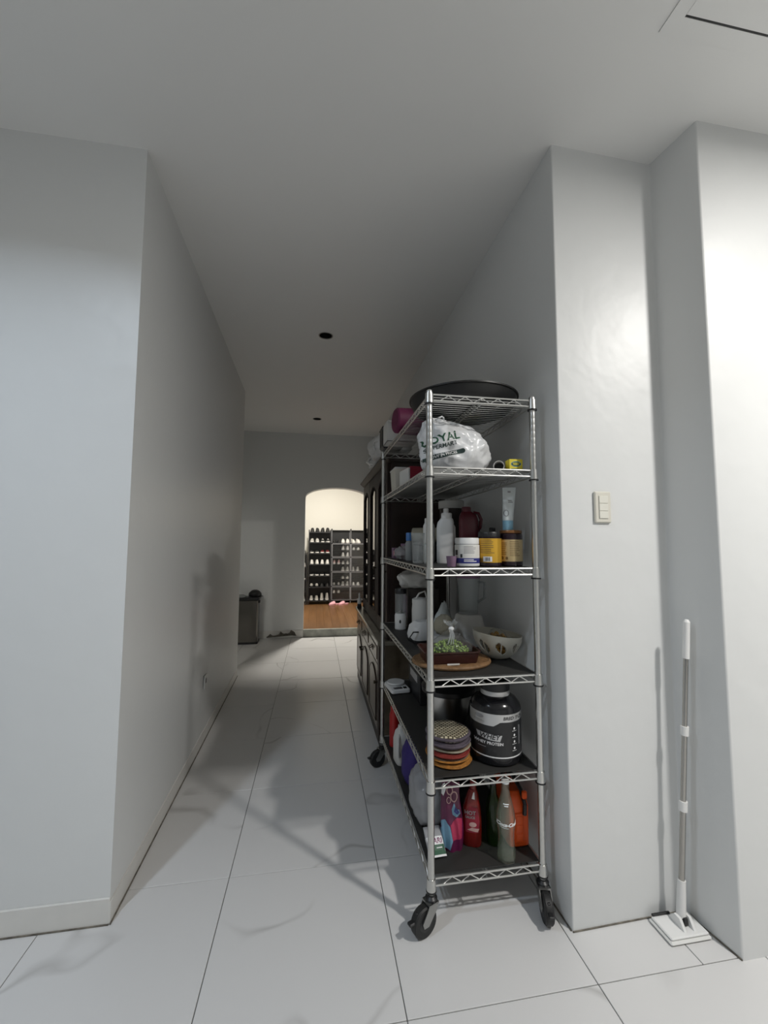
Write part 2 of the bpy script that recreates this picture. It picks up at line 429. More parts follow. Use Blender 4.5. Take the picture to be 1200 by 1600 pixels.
def decal(name, sh, target, m, off=0.0006, maxlen=0.008):
    me = target.data
    bvh = BVHTree.FromPolygons([v.co.copy() for v in me.vertices], [tuple(p.vertices) for p in me.polygons])
    bm = bmesh.new()
    bv = [bm.verts.new((x, 0, z)) for x, z in sh[0]]
    for f in sh[1]:
        try: bm.faces.new([bv[i] for i in f])
        except ValueError: pass
    bmesh.ops.triangulate(bm, faces=bm.faces)
    for _ in range(4):
        ed = [e for e in bm.edges if e.calc_length() > maxlen]
        if not ed: break
        bmesh.ops.subdivide_edges(bm, edges=ed, cuts=1)
        bmesh.ops.triangulate(bm, faces=bm.faces)
    dead = []
    for v in bm.verts:
        h = bvh.ray_cast(Vector((v.co.x, -2.0, v.co.z)), Vector((0, 1, 0)))
        if h[0] is None: dead.append(v)
        else:
            n = h[1] if h[1].y < 0 else -h[1]
            v.co = h[0] + n * off
    if dead: bmesh.ops.delete(bm, geom=dead, context='VERTS')
    for f in bm.faces:
        f.normal_update()
        if f.normal.y > 0: f.normal_flip()
    nm = bpy.data.meshes.new(name); bm.to_mesh(nm); bm.free()
    o = bpy.data.objects.new(name, nm); C.objects.link(o); nm.materials.append(M[m]); o.parent = target
    return o

# ------------------------------------------------------------------ the setting
XL0, XL1 = -0.38, -0.442          # corridor's left wall: near corner, far end
YB = 4.82                          # back wall with the arch
WL = [(XL0, 0.46), (XL1, 3.20), (-0.562, 3.20), (-0.502, 0.46)]
struct('wall_left', MB().prism(WL, 0, H), 'wall', smooth=0)
struct('wall_left_front', MB().box(-3.0, -0.502, 0.46, 0.58, 0, H), 'wall', smooth=0)
WR = [(1.226, 0.166), (1.683, 0.178), (1.711, -0.012), (3.6, -0.012), (3.6, 0.5), (1.42, 0.5), (1.42, YB), (1.226, YB)]
def bevel_prism(poly, z0, z1, b):
    out = []
    n = len(poly)
    for i in range(n):
        p = Vector(poly[i]); a = (Vector(poly[i - 1]) - p).normalized(); c = (Vector(poly[(i + 1) % n]) - p).normalized()
        out += [tuple(p + a * b), tuple(p + (a + c) * b * 0.30), tuple(p + c * b)]
    return MB().prism(out, z0, z1)
struct('wall_right', bevel_prism(WR, 0, H, 0.006), 'wall', smooth=50)
arch = [(-2.6, 0), (0.165, 0), (0.165, 2.005)]
for i in range(1, 24):
    t = PI * i / 24
    arch.append((0.625 - 0.46 * math.cos(t), 2.005 + 0.145 * math.sin(t)))
arch += [(1.085, 2.005), (1.085, 0), (1.42, 0), (1.42, H), (-2.6, H)]
struct('wall_back', MB().prism(arch, YB, YB + 0.15, 'y'), 'wall', smooth=0)
# side room on the left (its lamp shines through a doorway onto the back wall)
side = [(-2.6, 0), (-1.5, 0), (-1.5, 2.12), (-0.562, 2.12), (-0.562, H), (-2.6, H)]
struct('wall_side_doorway', MB().prism(side, 3.20, 3.30, 'y'), 'wall', smooth=0)
struct('wall_side_room', MB().box(-2.72, -2.6, 0.58, YB + 0.15, 0, H), 'wall', smooth=0)
# the room the picture is taken from
struct('wall_room_left', MB().box(-3.12, -3.0, -4.0, 0.58, 0, H), 'wall', smooth=0)
struct('wall_room_right', MB().box(3.6, 3.72, -4.0, 0.5, 0, H), 'wall', smooth=0)
struct('wall_room_rear', MB().box(-3.12, 3.72, -4.12, -4.0, 0, H), 'wall', smooth=0)
# the shoe room beyond the arch
ZF = 0.108
struct('wall_shoe_room_back', MB().box(-1.6, 2.7, 7.65, 7.75, 0, H), 'wall2', smooth=0)
struct('wall_shoe_room_left', MB().box(-1.6, -1.5, YB + 0.15, 7.65, 0, H), 'wall2', smooth=0)
struct('wall_shoe_room_right', MB().box(2.6, 2.7, YB + 0.15, 7.65, 0, H), 'wall2', smooth=0)
struct('wall_shoe_room_front', MB().box(1.42, 2.6, YB + 0.05, YB + 0.15, 0, H), 'wall2', smooth=0)

# ceiling with round openings for the recessed downlights
DL = [(0.373, 1.862, 0.050), (0.314, 4.054, 0.050)]
def ceiling_mesh(x0, x1, y0, y1, holes):
    bm = bmesh.new(); ed = []
    def loop(pts):
        vs = [bm.verts.new((x, y, H)) for x, y in pts]
        for i in range(len(vs)): ed.append(bm.edges.new((vs[i], vs[(i + 1) % len(vs)])))
    loop([(x0, y0), (x1, y0), (x1, y1), (x0, y1)])
    for x, y, r in holes: loop([(x + r * math.cos(2 * PI * i / 24), y + r * math.sin(2 * PI * i / 24)) for i in range(24)])
    bmesh.ops.triangle_fill(bm, use_beauty=True, use_dissolve=False, edges=ed)
    for f in bm.faces:
        f.normal_update()
        if f.normal.z > 0: f.normal_flip()
    me = bpy.data.meshes.new('ceiling'); bm.to_mesh(me); bm.free()
    o = bpy.data.objects.new('ceiling', me); C.objects.link(o); me.materials.append(M['ceil']); o['kind'] = 'structure'
    return o
ceiling_mesh(-3.12, 3.72, -4.12, 7.75, DL)

# floor: porcelain tiles, each a piece, on a dark bed
bed = MB(); bed.box(-3.12, 3.72, -4.12, YB + 0.0, -0.06, -0.0035)
floor = struct('floor', bed, 'grout', smooth=0)
G = 0.0014
def tile(x0, x1, y0, y1, cache={}):
    k = (round(x1 - x0, 3), round(y1 - y0, 3))
    if k not in cache:
        cache[k] = MB().box(G - k[0] / 2, k[0] / 2 - G, G - k[1] / 2, k[1] / 2 - G, -0.009, 0.0, 0.0012).mesh('floor_tile', smooth=0)
        cache[k].materials.append(M['tile'])
    o = bpy.data.objects.new('floor_tile', cache[k]); C.objects.link(o); o.parent = floor
    o.location = ((x0 + x1) / 2, (y0 + y1) / 2, 0)
for i in range(-5, 6):
    for j in range(-7, 9):
        x0, y0 = i * 0.6, j * 0.6
        x1, y1 = x0 + 0.6, min(y0 + 0.6, YB)
        if j == 8: y1 = YB
        if y1 <= 0.46 or (y0 < 0.6 and y0 >= 0 and False): pass
        if i <= -2 and y0 >= 0.6 and y1 < 3.0: continue          # side room: plain bed
        if x0 >= 1.25 and y0 >= 0.5: continue
        if j == 0 and i == 2:
            tile(1.2, 1.575, y0, y1); tile(1.575, 1.8, y0, y1); continue
        tile(x0, x1, y0, y1)

# raised wooden floor of the shoe room, with its stone threshold
sub = MB(); sub.box(-1.5, 2.6, YB + 0.012, 7.65, 0.0, ZF - 0.012)
wf = struct('floor_wood', sub, 'grout', smooth=0)
plank_me = None
for i in range(33):
    x0 = -1.45 + i * 0.12
    if x0 < -0.75 or x0 > 2.0: continue
    if plank_me is None:
        plank_me = MB().box(-0.0595, 0.0595, -1.40, 1.40, -0.012, 0.0, 0.001).mesh('floor_plank', smooth=0); plank_me.materials.append(M['wood_floor'])
    o = bpy.data.objects.new('floor_plank', plank_me); C.objects.link(o); o.parent = wf; o.location = (x0 + 0.06, 6.236, ZF)
struct('trim_threshold', MB().box(0.166, 1.084, YB - 0.006, YB + 0.03, 0, ZF + 0.001, 0.003), 'stone')

# baseboards
struct('baseboard_left_front', MB().box(-3.0, XL0 + 0.002, 0.452, 0.4605, 0.001, 0.088, 0.002), 'base')
def slanted(x0, y0, x1, y1, t, z0, z1):
    d = Vector((x1 - x0, y1 - y0)).normalized(); n = Vector((d.y, -d.x)) * t
    return MB().prism([(x0, y0), (x1, y1), (x1 + n.x, y1 + n.y), (x0 + n.x, y0 + n.y)], z0, z1)
struct('baseboard_left', slanted(XL0, 0.453, XL1, 3.2, 0.006, 0.001, 0.075), 'base')
bb = struct('baseboard_back', MB().box(-2.6, 0.164, YB - 0.008, YB, 0.001, 0.104, 0.002), 'base')
struct('trim_joint_left_front', MB().box(-3.0, XL0 + 0.003, 0.448, 0.4525, 0.0004, 0.004), 'grime', smooth=0)
struct('trim_joint_left', slanted(XL0 + 0.006, 0.450, XL1 + 0.006, 3.2, 0.004, 0.0004, 0.005), 'grime')
struct('trim_joint_pillar', MB().prism([(1.226, 0.1625), (1.683, 0.1745), (1.683, 0.178), (1.226, 0.166)], 0.0004, 0.004), 'grime', smooth=0)
struct('trim_joint_return', MB().prism([(1.6795, 0.1735), (1.7075, -0.012), (1.711, -0.012), (1.683, 0.1735)], 0.0004, 0.005), 'grime', smooth=0)
struct('trim_joint_right', MB().box(1.2215, 1.226, 0.17, YB, 0.0004, 0.004), 'grime', smooth=0)
# broken, dirty length of the back baseboard
ch = MB(); random.seed(3)
top = [0.016, 0.03, 0.055, 0.035, 0.028, 0.03, 0.034, 0.045, 0.085, 0.06, 0.05, 0.055, 0.05, 0.06, 0.10, 0.085, 0.07, 0.02]
xs = [-0.335 + 0.405 * i / (len(top) - 1) for i in range(len(top))]
ch.prism([(x, 0.012 + 0.03 * (i / len(xs))) for i, x in enumerate(xs)] + [(x, z + 0.01) for x, z in reversed(list(zip(xs, top)))], YB - 0.016, YB - 0.006, 'y')
ch.build('broken_patch', 'chip', bb, (0, 0, 0), 0)

# ceiling access hatch, top right
hx0, hx1, hy0, hy1 = 1.351, 2.05, -0.95, -0.226
hm = MB()
b_ = 0.046
for a in ((hx0, hx1, hy1 - b_, hy1), (hx0, hx1, hy0, hy0 + b_), (hx0, hx0 + b_, hy0 + b_, hy1 - b_), (hx1 - b_, hx1, hy0 + b_, hy1 - b_)):
    hm.box(a[0], a[1], a[2], a[3], H - 0.004, H + 0.001)
hatch = tag(hm.build('ceiling_hatch', 'ceil', None, None, 0), 'white square access hatch in the ceiling at upper right', 'hatch')
MB().box(hx0 + b_, hx1 - b_, hy0 + b_, hy1 - b_ - 0.007, H - 0.005, H - 0.002).build('panel', 'ceil', hatch, (0, 0, 0), 0)
MB().box(hx0 + b_, hx1 - b_, hy0 + b_, hy1 - b_, H - 0.0018, H - 0.0008).build('gap', 'black', hatch, (0, 0, 0), 0)

# recessed downlights in the corridor ceiling (off)
for (x, y, r), lab in zip(DL, ('dark recessed ceiling downlight, the nearer of two in the corridor', 'dark recessed ceiling downlight, the farther of two near the arch wall')):
    d = thing('recessed_downlight', lab, 'downlight', (x, y, H))
    MB().lathe([(r + 0.006, -0.001), (r + 0.005, -0.004), (r - 0.001, -0.003), (r - 0.002, 0.0)], n=28, cap=(False, False)).build('ring', 'grey_metal', d)
    MB().lathe([(r - 0.001, 0.0), (r - 0.004, 0.06), (0.02, 0.085), (0.0, 0.085)], n=28, cap=(False, False)).build('can', 'can_dark', d)
    MB().lathe([(0.0, 0.035), (0.018, 0.04), (0.024, 0.06), (0.014, 0.084)], n=16, cap=(False, False)).build('bulb', 'grey_metal', d)

# lit ceiling lamps (all outside the picture, they light the place)
def lamp(x, y, z, r, power, col, label, spread=180):
    t = thing('ceiling_lamp', label, 'lamp', (x, y, z), 0)
    MB().lathe([(r + 0.018, 0.0), (r + 0.018, -0.010), (r, -0.014), (r, -0.006)], n=32, cap=(True, False)).build('housing', 'white', t)
    MB().lathe([(0.0, -0.011), (r, -0.011)], n=32, cap=(False, False)).build('diffuser', 'lamp_glow', t)
    if H - z > 0.02: MB().lathe([(0.012, 0), (0.012, H - z)], n=10).build('stem', 'white', t)
    l = bpy.data.lights.new('ceiling_lamp_light', 'AREA'); l.shape = 'DISK'; l.size = 2 * r; l.energy = power; l.color = col; l.spread = math.radians(spread)
    o = bpy.data.objects.new('ceiling_lamp_light', l); C.objects.link(o); o.parent = t; o.location = (0, 0, -0.016)
lamp(-0.87, -0.75, H - 0.001, 0.06, LAMP_A, (0.74, 0.86, 1.0), 'lit round ceiling lamp in front of the left wall', 142)
lamp(2.20, -1.30, H - 0.001, 0.075, LAMP_B, (1.0, 0.972, 0.93), 'lit round ceiling lamp on the right behind the camera', 177)
lamp(-0.98, 0.95, 2.80, 0.07, LAMP_SIDE, (1.0, 0.97, 0.90), 'lit round lamp in the side room behind the left wall')
lamp(0.50, 5.72, H - 0.001, 0.12, LAMP_SHOE, (1.0, 0.95, 0.86), 'lit round ceiling lamp in the shoe room')
# ------------------------------------------------------------------ wire rack on casters
RX0, RX1, RY0, RY1 = 0.742, 1.166, 0.25, 1.33
SH = [1.917, 1.635, 1.252, 0.850, 0.497, 0.170]
rc = ((RX0 + RX1) / 2, (RY0 + RY1) / 2, 0)
rack = thing('wire_rack', 'tall chrome wire shelving rack on black casters against the right wall', 'shelf', rc, world=True)
PR = 0.0125
posts = [(RX0, RY0), (RX1, RY0), (RX0, RY1), (RX1, RY1)]
for (x, y) in posts:
    prof = [(PR, 0.112)]
    z = 0.14
    while z < 1.92:                      # the fine grooves a clip sits in
        prof += [(PR, z - 0.0016), (PR * 0.985, z), (PR, z + 0.0016)]; z += 0.0254
    prof += [(PR, 1.928), (PR * 0.8, 1.933)]
    MB().lathe(prof, (x, y, 0), 14).build('post', 'chrome_post', rack)
def truss(mb, p, q, z, pitch=0.068, d=0.024, zr=0.0018, rr=0.0034, inset=0.03):
    """two rods with a zigzag wire between them"""
    p = Vector((p[0], p[1], 0)); q = Vector((q[0], q[1], 0)); L = (q - p).length; t = (q - p) / L
    for zz in (z, z - d): mb.tube([p + Vector((0, 0, zz)), q + Vector((0, 0, zz))], rr, 8)
    n = max(2, int(round((L - 2 * inset) / pitch))) * 2
    pts = [p + t * (inset + (L - 2 * inset) * i / n) + Vector((0, 0, z - d + 0.002 if i % 2 == 0 else z - 0.002)) for i in range(n + 1)]
    for a, b in zip(pts[:-1], pts[1:]): mb.tube([a, b], zr, 5)
for si, z in enumerate(SH):
    mb = MB()
    for a, b in (((RX0 + PR, RY0), (RX1 - PR, RY0)), ((RX0 + PR, RY1), (RX1 - PR, RY1)), ((RX0, RY0 + PR), (RX0, RY1 - PR)), ((RX1, RY0 + PR), (RX1, RY1 - PR))):
        truss(mb, a, b, z)
    sh = mb.build('shelf_frame', 'chrome', rack)
    mb = MB(); truss(mb, ((RX0 + RX1) / 2, RY0), ((RX0 + RX1) / 2, RY1), z - 0.004, d=0.02); mb.build('centre_truss', 'chrome', sh, rc)
    mb = MB()
    yy = RY0 + 0.026
    while yy < RY1 - 0.01:
        mb.tube([(RX0, yy, z - 0.002), (RX1, yy, z - 0.002)], 0.0016, 5); yy += 0.0254
    o = mb.build('deck_wires', 'chrome', sh, rc); o['kind'] = 'stuff'
    for (x, y) in posts:
        MB().lathe([(PR + 0.0005, z - 0.036), (PR + 0.0048, z - 0.035), (PR + 0.0030, z + 0.003), (PR + 0.0005, z + 0.004)], (x, y, 0), 18).build('corner_collar', 'chrome_post', sh, rc)
        MB().lathe([(PR + 0.0002, z - 0.040), (PR + 0.0060, z - 0.0405), (PR + 0.0060, z - 0.0362), (PR + 0.0002, z - 0.0358)], (x, y, 0), 18).build('clip_ring', 'black', sh, rc)
    if si > 0:
        MB().box(RX0 + 0.006, RX1 - 0.006, RY0 + 0.016, RY1 - 0.016, z + 0.0002, z + 0.0035).build('shelf_liner', 'grey_liner' if si == 1 else 'liner', sh, rc)
def caster(x, y, ang):
    t = Matrix.Rotation(ang, 3, 'Z'); off = t @ Vector((0.034, 0, 0))
    def P(v): p = t @ Vector(v); return (p.x + x, p.y + y, p.z)
    mb = MB(); mb.lathe([(0.010, 0.100), (0.020, 0.104), (0.021, 0.112), (0.0135, 0.118), (0.0135, 0.123)], (x, y, 0), 18)
    c = mb.build('caster', 'black', rack)
    fk = MB()
    for s in (-1, 1):                   # fork legs either side of the wheel
        poly = [(-0.016, 0.104), (0.020, 0.104), (0.052, 0.056), (0.046, 0.040), (0.026, 0.040), (-0.012, 0.085)]
        k = len(fk.v); fk.prism(poly, s * 0.0195 - 0.0015, s * 0.0195 + 0.0015, 'y')
        fk.v[k:] = [P(v) for v in fk.v[k:]]
    k = len(fk.v); fk.box(-0.018, 0.024, -0.021, 0.021, 0.098, 0.104); fk.v[k:] = [P(v) for v in fk.v[k:]]
    fk.build('fork', 'grey_metal', c, rc)
    rot = t @ Matrix.Rotation(PI / 2, 3, 'X')
    wc = Vector((x, y, 0)) + off + Vector((0, 0, 0.0485))
    MB().lathe([(0.026, -0.015), (0.044, -0.015), (0.0485, -0.010), (0.0485, 0.010), (0.044, 0.015), (0.026, 0.015)], wc, 28, rot=rot).build('wheel', 'black_rubber', c, rc)
    MB().lathe([(0.004, -0.0165), (0.026, -0.0155), (0.026, 0.0155), (0.004, 0.0165)], wc, 20, rot=rot).build('hub', 'black', c, rc)
    br = MB(); br.box(0.062, 0.098, -0.010, 0.010, 0.058, 0.068, 0.003); br.box(0.030, 0.066, -0.006, 0.006, 0.080, 0.088, 0.002); br.box(0.058, 0.068, -0.006, 0.006, 0.060, 0.088, 0.002)
    br.v = [P(v) for v in br.v]
    br.build('brake_lever', 'black', c, rc)
caster(RX0, RY0, math.radians(203)); caster(RX1, RY0, math.radians(-103))
caster(RX0, RY1, math.radians(200)); caster(RX1, RY1, math.radians(150))
Z = [s + 0.0036 for s in SH]
Z[0] = SH[0] + 0.0036

def lines(x0, x1, z0, dz, n, hgt=0.0018, seed=1):
    """rows of unreadably small print"""
    rnd = random.Random(seed); out = []
    for i in range(n): out.append(rect(x0, x0 + (x1 - x0) * rnd.uniform(0.7, 1.0), z0 - i * dz - hgt / 2, z0 - i * dz + hgt / 2))
    return merge(*out)

# ------------------------------------------------------------------ top shelf of the rack
t = thing('wok_lid', 'large shallow black round pan lying on the top of the wire rack', 'pan', (0.972, 0.508, Z[0]))
MB().lathe([(0.10, 0.0), (0.17, 0.002), (0.205, 0.014), (0.226, 0.036), (0.236, 0.066), (0.243, 0.068), (0.243, 0.074), (0.232, 0.074), (0.222, 0.042), (0.200, 0.020), (0.10, 0.006)], n=56).build('pan_body', 'pan_black', t)
MB().tube([(-0.03, 0.236, 0.062), (-0.03, 0.262, 0.066), (0.03, 0.262, 0.066), (0.03, 0.236, 0.062)], 0.005, 8).build('handle', 'black', t)
mb = MB(); mb.lathe([(0.0, -0.078), (0.058, -0.078), (0.066, -0.070), (0.070, 0.0), (0.070, 0.074), (0.062, 0.080), (0.0, 0.080)], (0, 0, 0.070), 32, rot=Matrix.Rotation(PI / 2, 3, 'Y'))
t = thing('magenta_bucket', 'magenta plastic bucket lying on its side on the top of the wire rack', 'bucket', (0.80, 0.855, Z[0]), 0.12)
mb.build('bucket_body', 'magenta', t)
MB().lathe([(0.064, 0.080), (0.074, 0.080), (0.074, 0.088), (0.064, 0.088)], (0, 0, 0.070), 32, rot=Matrix.Rotation(PI / 2, 3, 'Y')).build('rim', 'magenta', t)
t = thing('white_carton', 'white open carton on the top of the wire rack beside the magenta bucket', 'box', (0.795, 1.075, Z[0]), 0.0)
mb = MB()
for a in ((-0.085, 0.085, -0.070, -0.067), (-0.085, 0.085, 0.067, 0.070), (-0.085, -0.082, -0.067, 0.067), (0.082, 0.085, -0.067, 0.067)): mb.box(*a, 0, 0.118)
mb.box(-0.085, 0.085, -0.07, 0.07, 0, 0.003); mb.build('carton_body', 'white_matt', t)
MB().add([(-0.085, -0.070, 0.118), (0.085, -0.070, 0.118), (0.075, -0.115, 0.095), (-0.075, -0.115, 0.095), (-0.085, -0.0685, 0.119), (0.085, -0.0685, 0.119), (0.075, -0.114, 0.0965), (-0.075, -0.114, 0.0965)],
    [(0, 1, 2, 3), (4, 7, 6, 5), (0, 4, 5, 1), (1, 5, 6, 2), (2, 6, 7, 3), (3, 7, 4, 0)]).build('flap', 'white_matt', t)
t = thing('black_caddy', 'small black box at the far end of the rack top', 'box', (0.775, 1.235, Z[0]), 0.0)
MB().box(-0.065, 0.065, -0.06, 0.06, 0, 0.125, 0.012).build('caddy_body', 'black', t)
MB().box(-0.067, 0.067, -0.062, 0.062, 0.118, 0.135, 0.006).build('lid', 'black', t)

# ------------------------------------------------------------------ second shelf
def bag_fn(p, d):
    # pull the top towards a gathered neck at the left, sag to the right
    k = max(0.0, d.z)
    x = p.x - 0.075 * k ** 2.0
    z = p.z * (1.0 + 0.10 * max(0, -d.x) * k)
    pl = 0.006 * math.sin(9 * math.atan2(d.y, d.x + 0.25)) * k ** 1.2
    crease = 0.022 * abs(noise.noise(Vector((p.x * 13 + p.z * 9, p.y * 13, p.z * 15 - p.x * 8)))) ** 0.7 + 0.005 * noise.noise(Vector((p.x * 45, p.y * 45, p.z * 45)))
    r = Vector((p.x, p.y, 0)); r = r.normalized() if r.length > 1e-4 else Vector((0, 0, 0))
    return Vector((x, p.y, z)) + r * (pl - crease)
t = thing('grocery_bag', 'full white plastic grocery bag with green supermarket print on the second shelf', 'bag', (0.901, 0.430, Z[1] + 0.001))
mb = MB(); mb.blob((0, 0, 0.095), (0.157, 0.130, 0.132), 90, 56, e=0.95, amp=0.06, freq=2.8, seed=4, flat=0.72, fn=bag_fn)
bag = mb.build('bag_body', 'white_bag', t, smooth=60)
MB().tube([(-0.085, -0.03, 0.200), (-0.098, -0.035, 0.222), (-0.115, -0.04, 0.236), (-0.128, -0.04, 0.240), (-0.125, -0.04, 0.230), (-0.105, -0.035, 0.226), (-0.080, -0.03, 0.232), (-0.062, -0.03, 0.242), (-0.055, -0.03, 0.236), (-0.050, -0.025, 0.215), (-0.045, -0.02, 0.195)],
    [0.007, 0.005, 0.004, 0.004, 0.004, 0.004, 0.004, 0.004, 0.004, 0.005, 0.009], 7).build('handle', 'white_bag', t, smooth=60)
MB().blob((-0.070, -0.035, 0.198), (0.034, 0.030, 0.030), 20, 12, amp=0.3, freq=3, seed=8).build('gathered_neck', 'white_bag', t, smooth=60)
a = math.radians(12)
decal('lettering', move(text_polys('ROYAL', 0.046, bold=0.0008), -0.088, 0.128, a), bag, 'green_ink', 0.0012, 0.006)
decal('lettering', move(text_polys('SUPERMART', 0.021, bold=0.0004), -0.085, 0.098, a), bag, 'dark_ink', 0.0012, 0.006)
decal('print_bar', move(merge(rect(-0.075, 0.075, -0.009, 0.009), oval(-0.075, 0, 0.009, 0.009), oval(0.075, 0, 0.009, 0.009)), -0.078, 0.062, a), bag, 'dark_ink', 0.0012, 0.006)
decal('lettering', move(text_polys('LOW IN PRICES', 0.0150, bold=0.0003), -0.078, 0.062, a), bag, 'white_ink', 0.0022, 0.006)
t = thing('yellow_box', 'small yellow carton with a green oval mark on the second shelf', 'box', (1.118, 0.318, Z[1]), -0.08)
o = MB().box(-0.0275, 0.0275, -0.022, 0.022, 0, 0.050, 0.0008).build('carton', 'yellow', t)
decal('oval_mark', oval(0, 0.030, 0.021, 0.0115), o, 'sky_ink', 0.0005, 0.05); decal('oval_mark', oval(0, 0.030, 0.019, 0.0095), o, 'green_ink', 0.0009, 0.05)
decal('print', merge(rect(-0.014, 0.014, 0.0315, 0.0345), rect(-0.012, 0.012, 0.026, 0.029)), o, 'yellow', 0.0013, 0.05); decal('print', lines(-0.020, 0.020, 0.010, 0.005, 2, 0.0025), o, 'green_ink', 0.0006, 0.05)
def hollow(name, x, y, z, ang, r, L, m, label, inner='black'):
    t = thing(name, label, 'roll', (x, y, z), ang)
    rot = Matrix.Rotation(PI / 2, 3, 'X')
    MB().lathe([(r - 0.002, -L / 2), (r, -L / 2), (r, L / 2), (r - 0.002, L / 2), (r - 0.002, -L / 2)], (0, 0, r), 24, cap=(False, False), rot=rot).build('tube_wall', m, t)
    MB().lathe([(0.0, L / 2 - 0.04), (r - 0.002, L / 2 - 0.04)], (0, 0, r), 24, cap=(False, False), rot=rot).build('bore_shade', inner, t)  # black disc standing in for the shade inside the open tube
hollow('pale_tube', 1.066, 0.345, Z[1], -0.46, 0.0215, 0.09, 'white_matt', 'pale hollow tube lying between the grocery bag and the yellow carton')
hollow('dark_tube', 1.155, 0.425, Z[1], -0.30, 0.020, 0.12, 'black', 'dark hollow tube lying behind the yellow carton')
t = thing('beige_tub', 'beige plastic tub at the far left of the second shelf', 'tub', (0.800, 1.06, Z[1]), 0.0)
MB().loft([[(sx * a, sy * b, z) for sx, sy in ((-1, -1), (1, -1), (1, 1), (-1, 1))] for a, b, z in ((0.042, 0.065, 0), (0.048, 0.072, 0.125))]).build('tub_body', 'cream', t, smooth=0)
MB().box(-0.052, 0.052, -0.076, 0.076, 0.120, 0.132, 0.004).build('lid', 'white_matt', t)
t = thing('crimson_box', 'crimson box on the second shelf with a white open flap', 'box', (0.835, 0.865, Z[1]), 0.12)
MB().box(-0.055, 0.055, -0.080, 0.080, 0, 0.100, 0.002).build('box_body', 'red_card', t)
MB().box(-0.068, -0.0555, -0.082, 0.055, 0.0, 0.092, 0.003).build('white_panel', 'white_matt', t)
mb = MB(); mb.blob((0, 0, 0.055), (0.085, 0.06, 0.075), 28, 18, amp=0.25, freq=2.5, seed=12, flat=0.72)
single('dark_pouch', mb, 'black', 'black cloth pouch on the second shelf behind the grocery bag', 'pouch', (1.03, 0.75, Z[1]))

# ------------------------------------------------------------------ third shelf
def jar(name, label, x, y, z, r, h, body, lid, lidh, rot=0.0, lidr=None, neck=True):
    t = thing(name, label, 'jar', (x, y, z), rot)
    hb = h - lidh; lr = lidr or r * 0.97
    b = MB().lathe([(r * 0.90, 0), (r, 0.004), (r, hb - 0.010), (r * 0.97, hb - 0.003), (r * 0.88, hb)], n=40).build('jar_body', body, t)
    prof = [(lr, hb - 0.001)]
    MB().lathe([(lr, hb), (lr, h - 0.004), (lr * 0.96, h), (0.0, h)], n=40, cap=(True, False)).build('lid', lid, t)
    return t, b
def wrap(r, z0, z1, a0=-PI, a1=PI, n=40):
    mb = MB(); V = []; F = []
    for i in range(n + 1):
        a = -PI / 2 + a0 + (a1 - a0) * i / n
        V += [(r * math.cos(a), r * math.sin(a), z0), (r * math.cos(a), r * math.sin(a), z1)]
    for i in range(n): F.append((2 * i, 2 * i + 2, 2 * i + 3, 2 * i + 1))
    return mb.add(V, F)
def aim(x, y): return math.atan2(y + 1.2383, x - 0.3222) - PI / 2      # turn a thing's front (-Y) to where the picture is taken
x, y = 0.924, 0.347
t, b = jar('white_jar', 'white supplement jar with a navy band on the third shelf', x, y, Z[2], 0.0485, 0.114, 'white', 'white', 0.024, aim(x, y), 0.0475)
lb = wrap(0.0489, 0.014, 0.086).build('label', 'white_matt', b)
nb = wrap(0.0492, 0.014, 0.034).build('navy_band', 'blue_ink', lb)
decal('print', lines(-0.012, 0.036, 0.080, 0.0052, 6, 0.0020), lb, 'grey_ink', 0.0005, 0.006)
decal('print', merge(rect(-0.046, -0.036, 0.046, 0.066), rect(-0.026, -0.018, 0.036, 0.050)), lb, 'black_ink', 0.0005, 0.006)
decal('print', lines(-0.012, 0.038, 0.028, 0.006, 2, 0.003), nb, 'white_ink', 0.0005, 0.006)
t = thing('lilac_cup', 'small lilac measuring cup beside the white jar on the third shelf', 'cup', (0.858, 0.345, Z[2]))
MB().lathe([(0.017, 0), (0.0215, 0.041), (0.0200, 0.041), (0.0158, 0.002), (0.0, 0.002)], n=28, cap=(True, False)).build('cup_body', 'lilac', t)
x, y = 1.0215, 0.352
t, b = jar('gold_jar', 'dark jar with a golden barcode label and black lid on the third shelf', x, y, Z[2], 0.0478, 0.138, 'dark_jar', 'black', 0.020, aim(x, y), 0.044)
lb = wrap(0.0482, 0.016, 0.112).build('label', 'gold_label', b)
decal('print', lines(-0.034, 0.022, 0.105, 0.0072, 8, 0.0024, 3), lb, 'brown_ink', 0.0005, 0.006)
decal('barcode_patch', rect(-0.024, 0.010, 0.020, 0.040), lb, 'white_ink', 0.0006, 0.006)
decal('barcode', merge(*[rect(-0.016 + i * 0.0042, -0.016 + i * 0.0042 + (0.0026 if i % 2 else 0.0014), 0.023, 0.037) for i in range(5)]), lb, 'black_ink', 0.0011, 0.006)
x, y = 1.1170, 0.356
bj, b = jar('brown_jar', 'dark plum jar with a beige label and bronze lid on the third shelf', x, y, Z[2], 0.0465, 0.146, 'dark_jar', 'bronze', 0.012, aim(x, y), 0.044)
lb = wrap(0.0469, 0.020, 0.108).build('label', 'beige_label', b)
decal('print', lines(-0.004, 0.034, 0.100, 0.0070, 9, 0.0022, 5), lb, 'brown_ink', 0.0005, 0.006)
decal('print', merge(lines(-0.040, -0.014, 0.094, 0.0075, 7, 0.0024, 6), oval(-0.034, 0.034, 0.006, 0.007), oval(-0.016, 0.033, 0.005, 0.006)), lb, 'brown_ink', 0.0005, 0.006)
t = thing('squeeze_tube', 'white squeeze tube with a pale blue foot standing on the bronze lidded jar', 'tube', (1.104, 0.352, Z[2] + 0.1462), aim(1.10, 0.35) + 0.2)
rings = []
N = 28
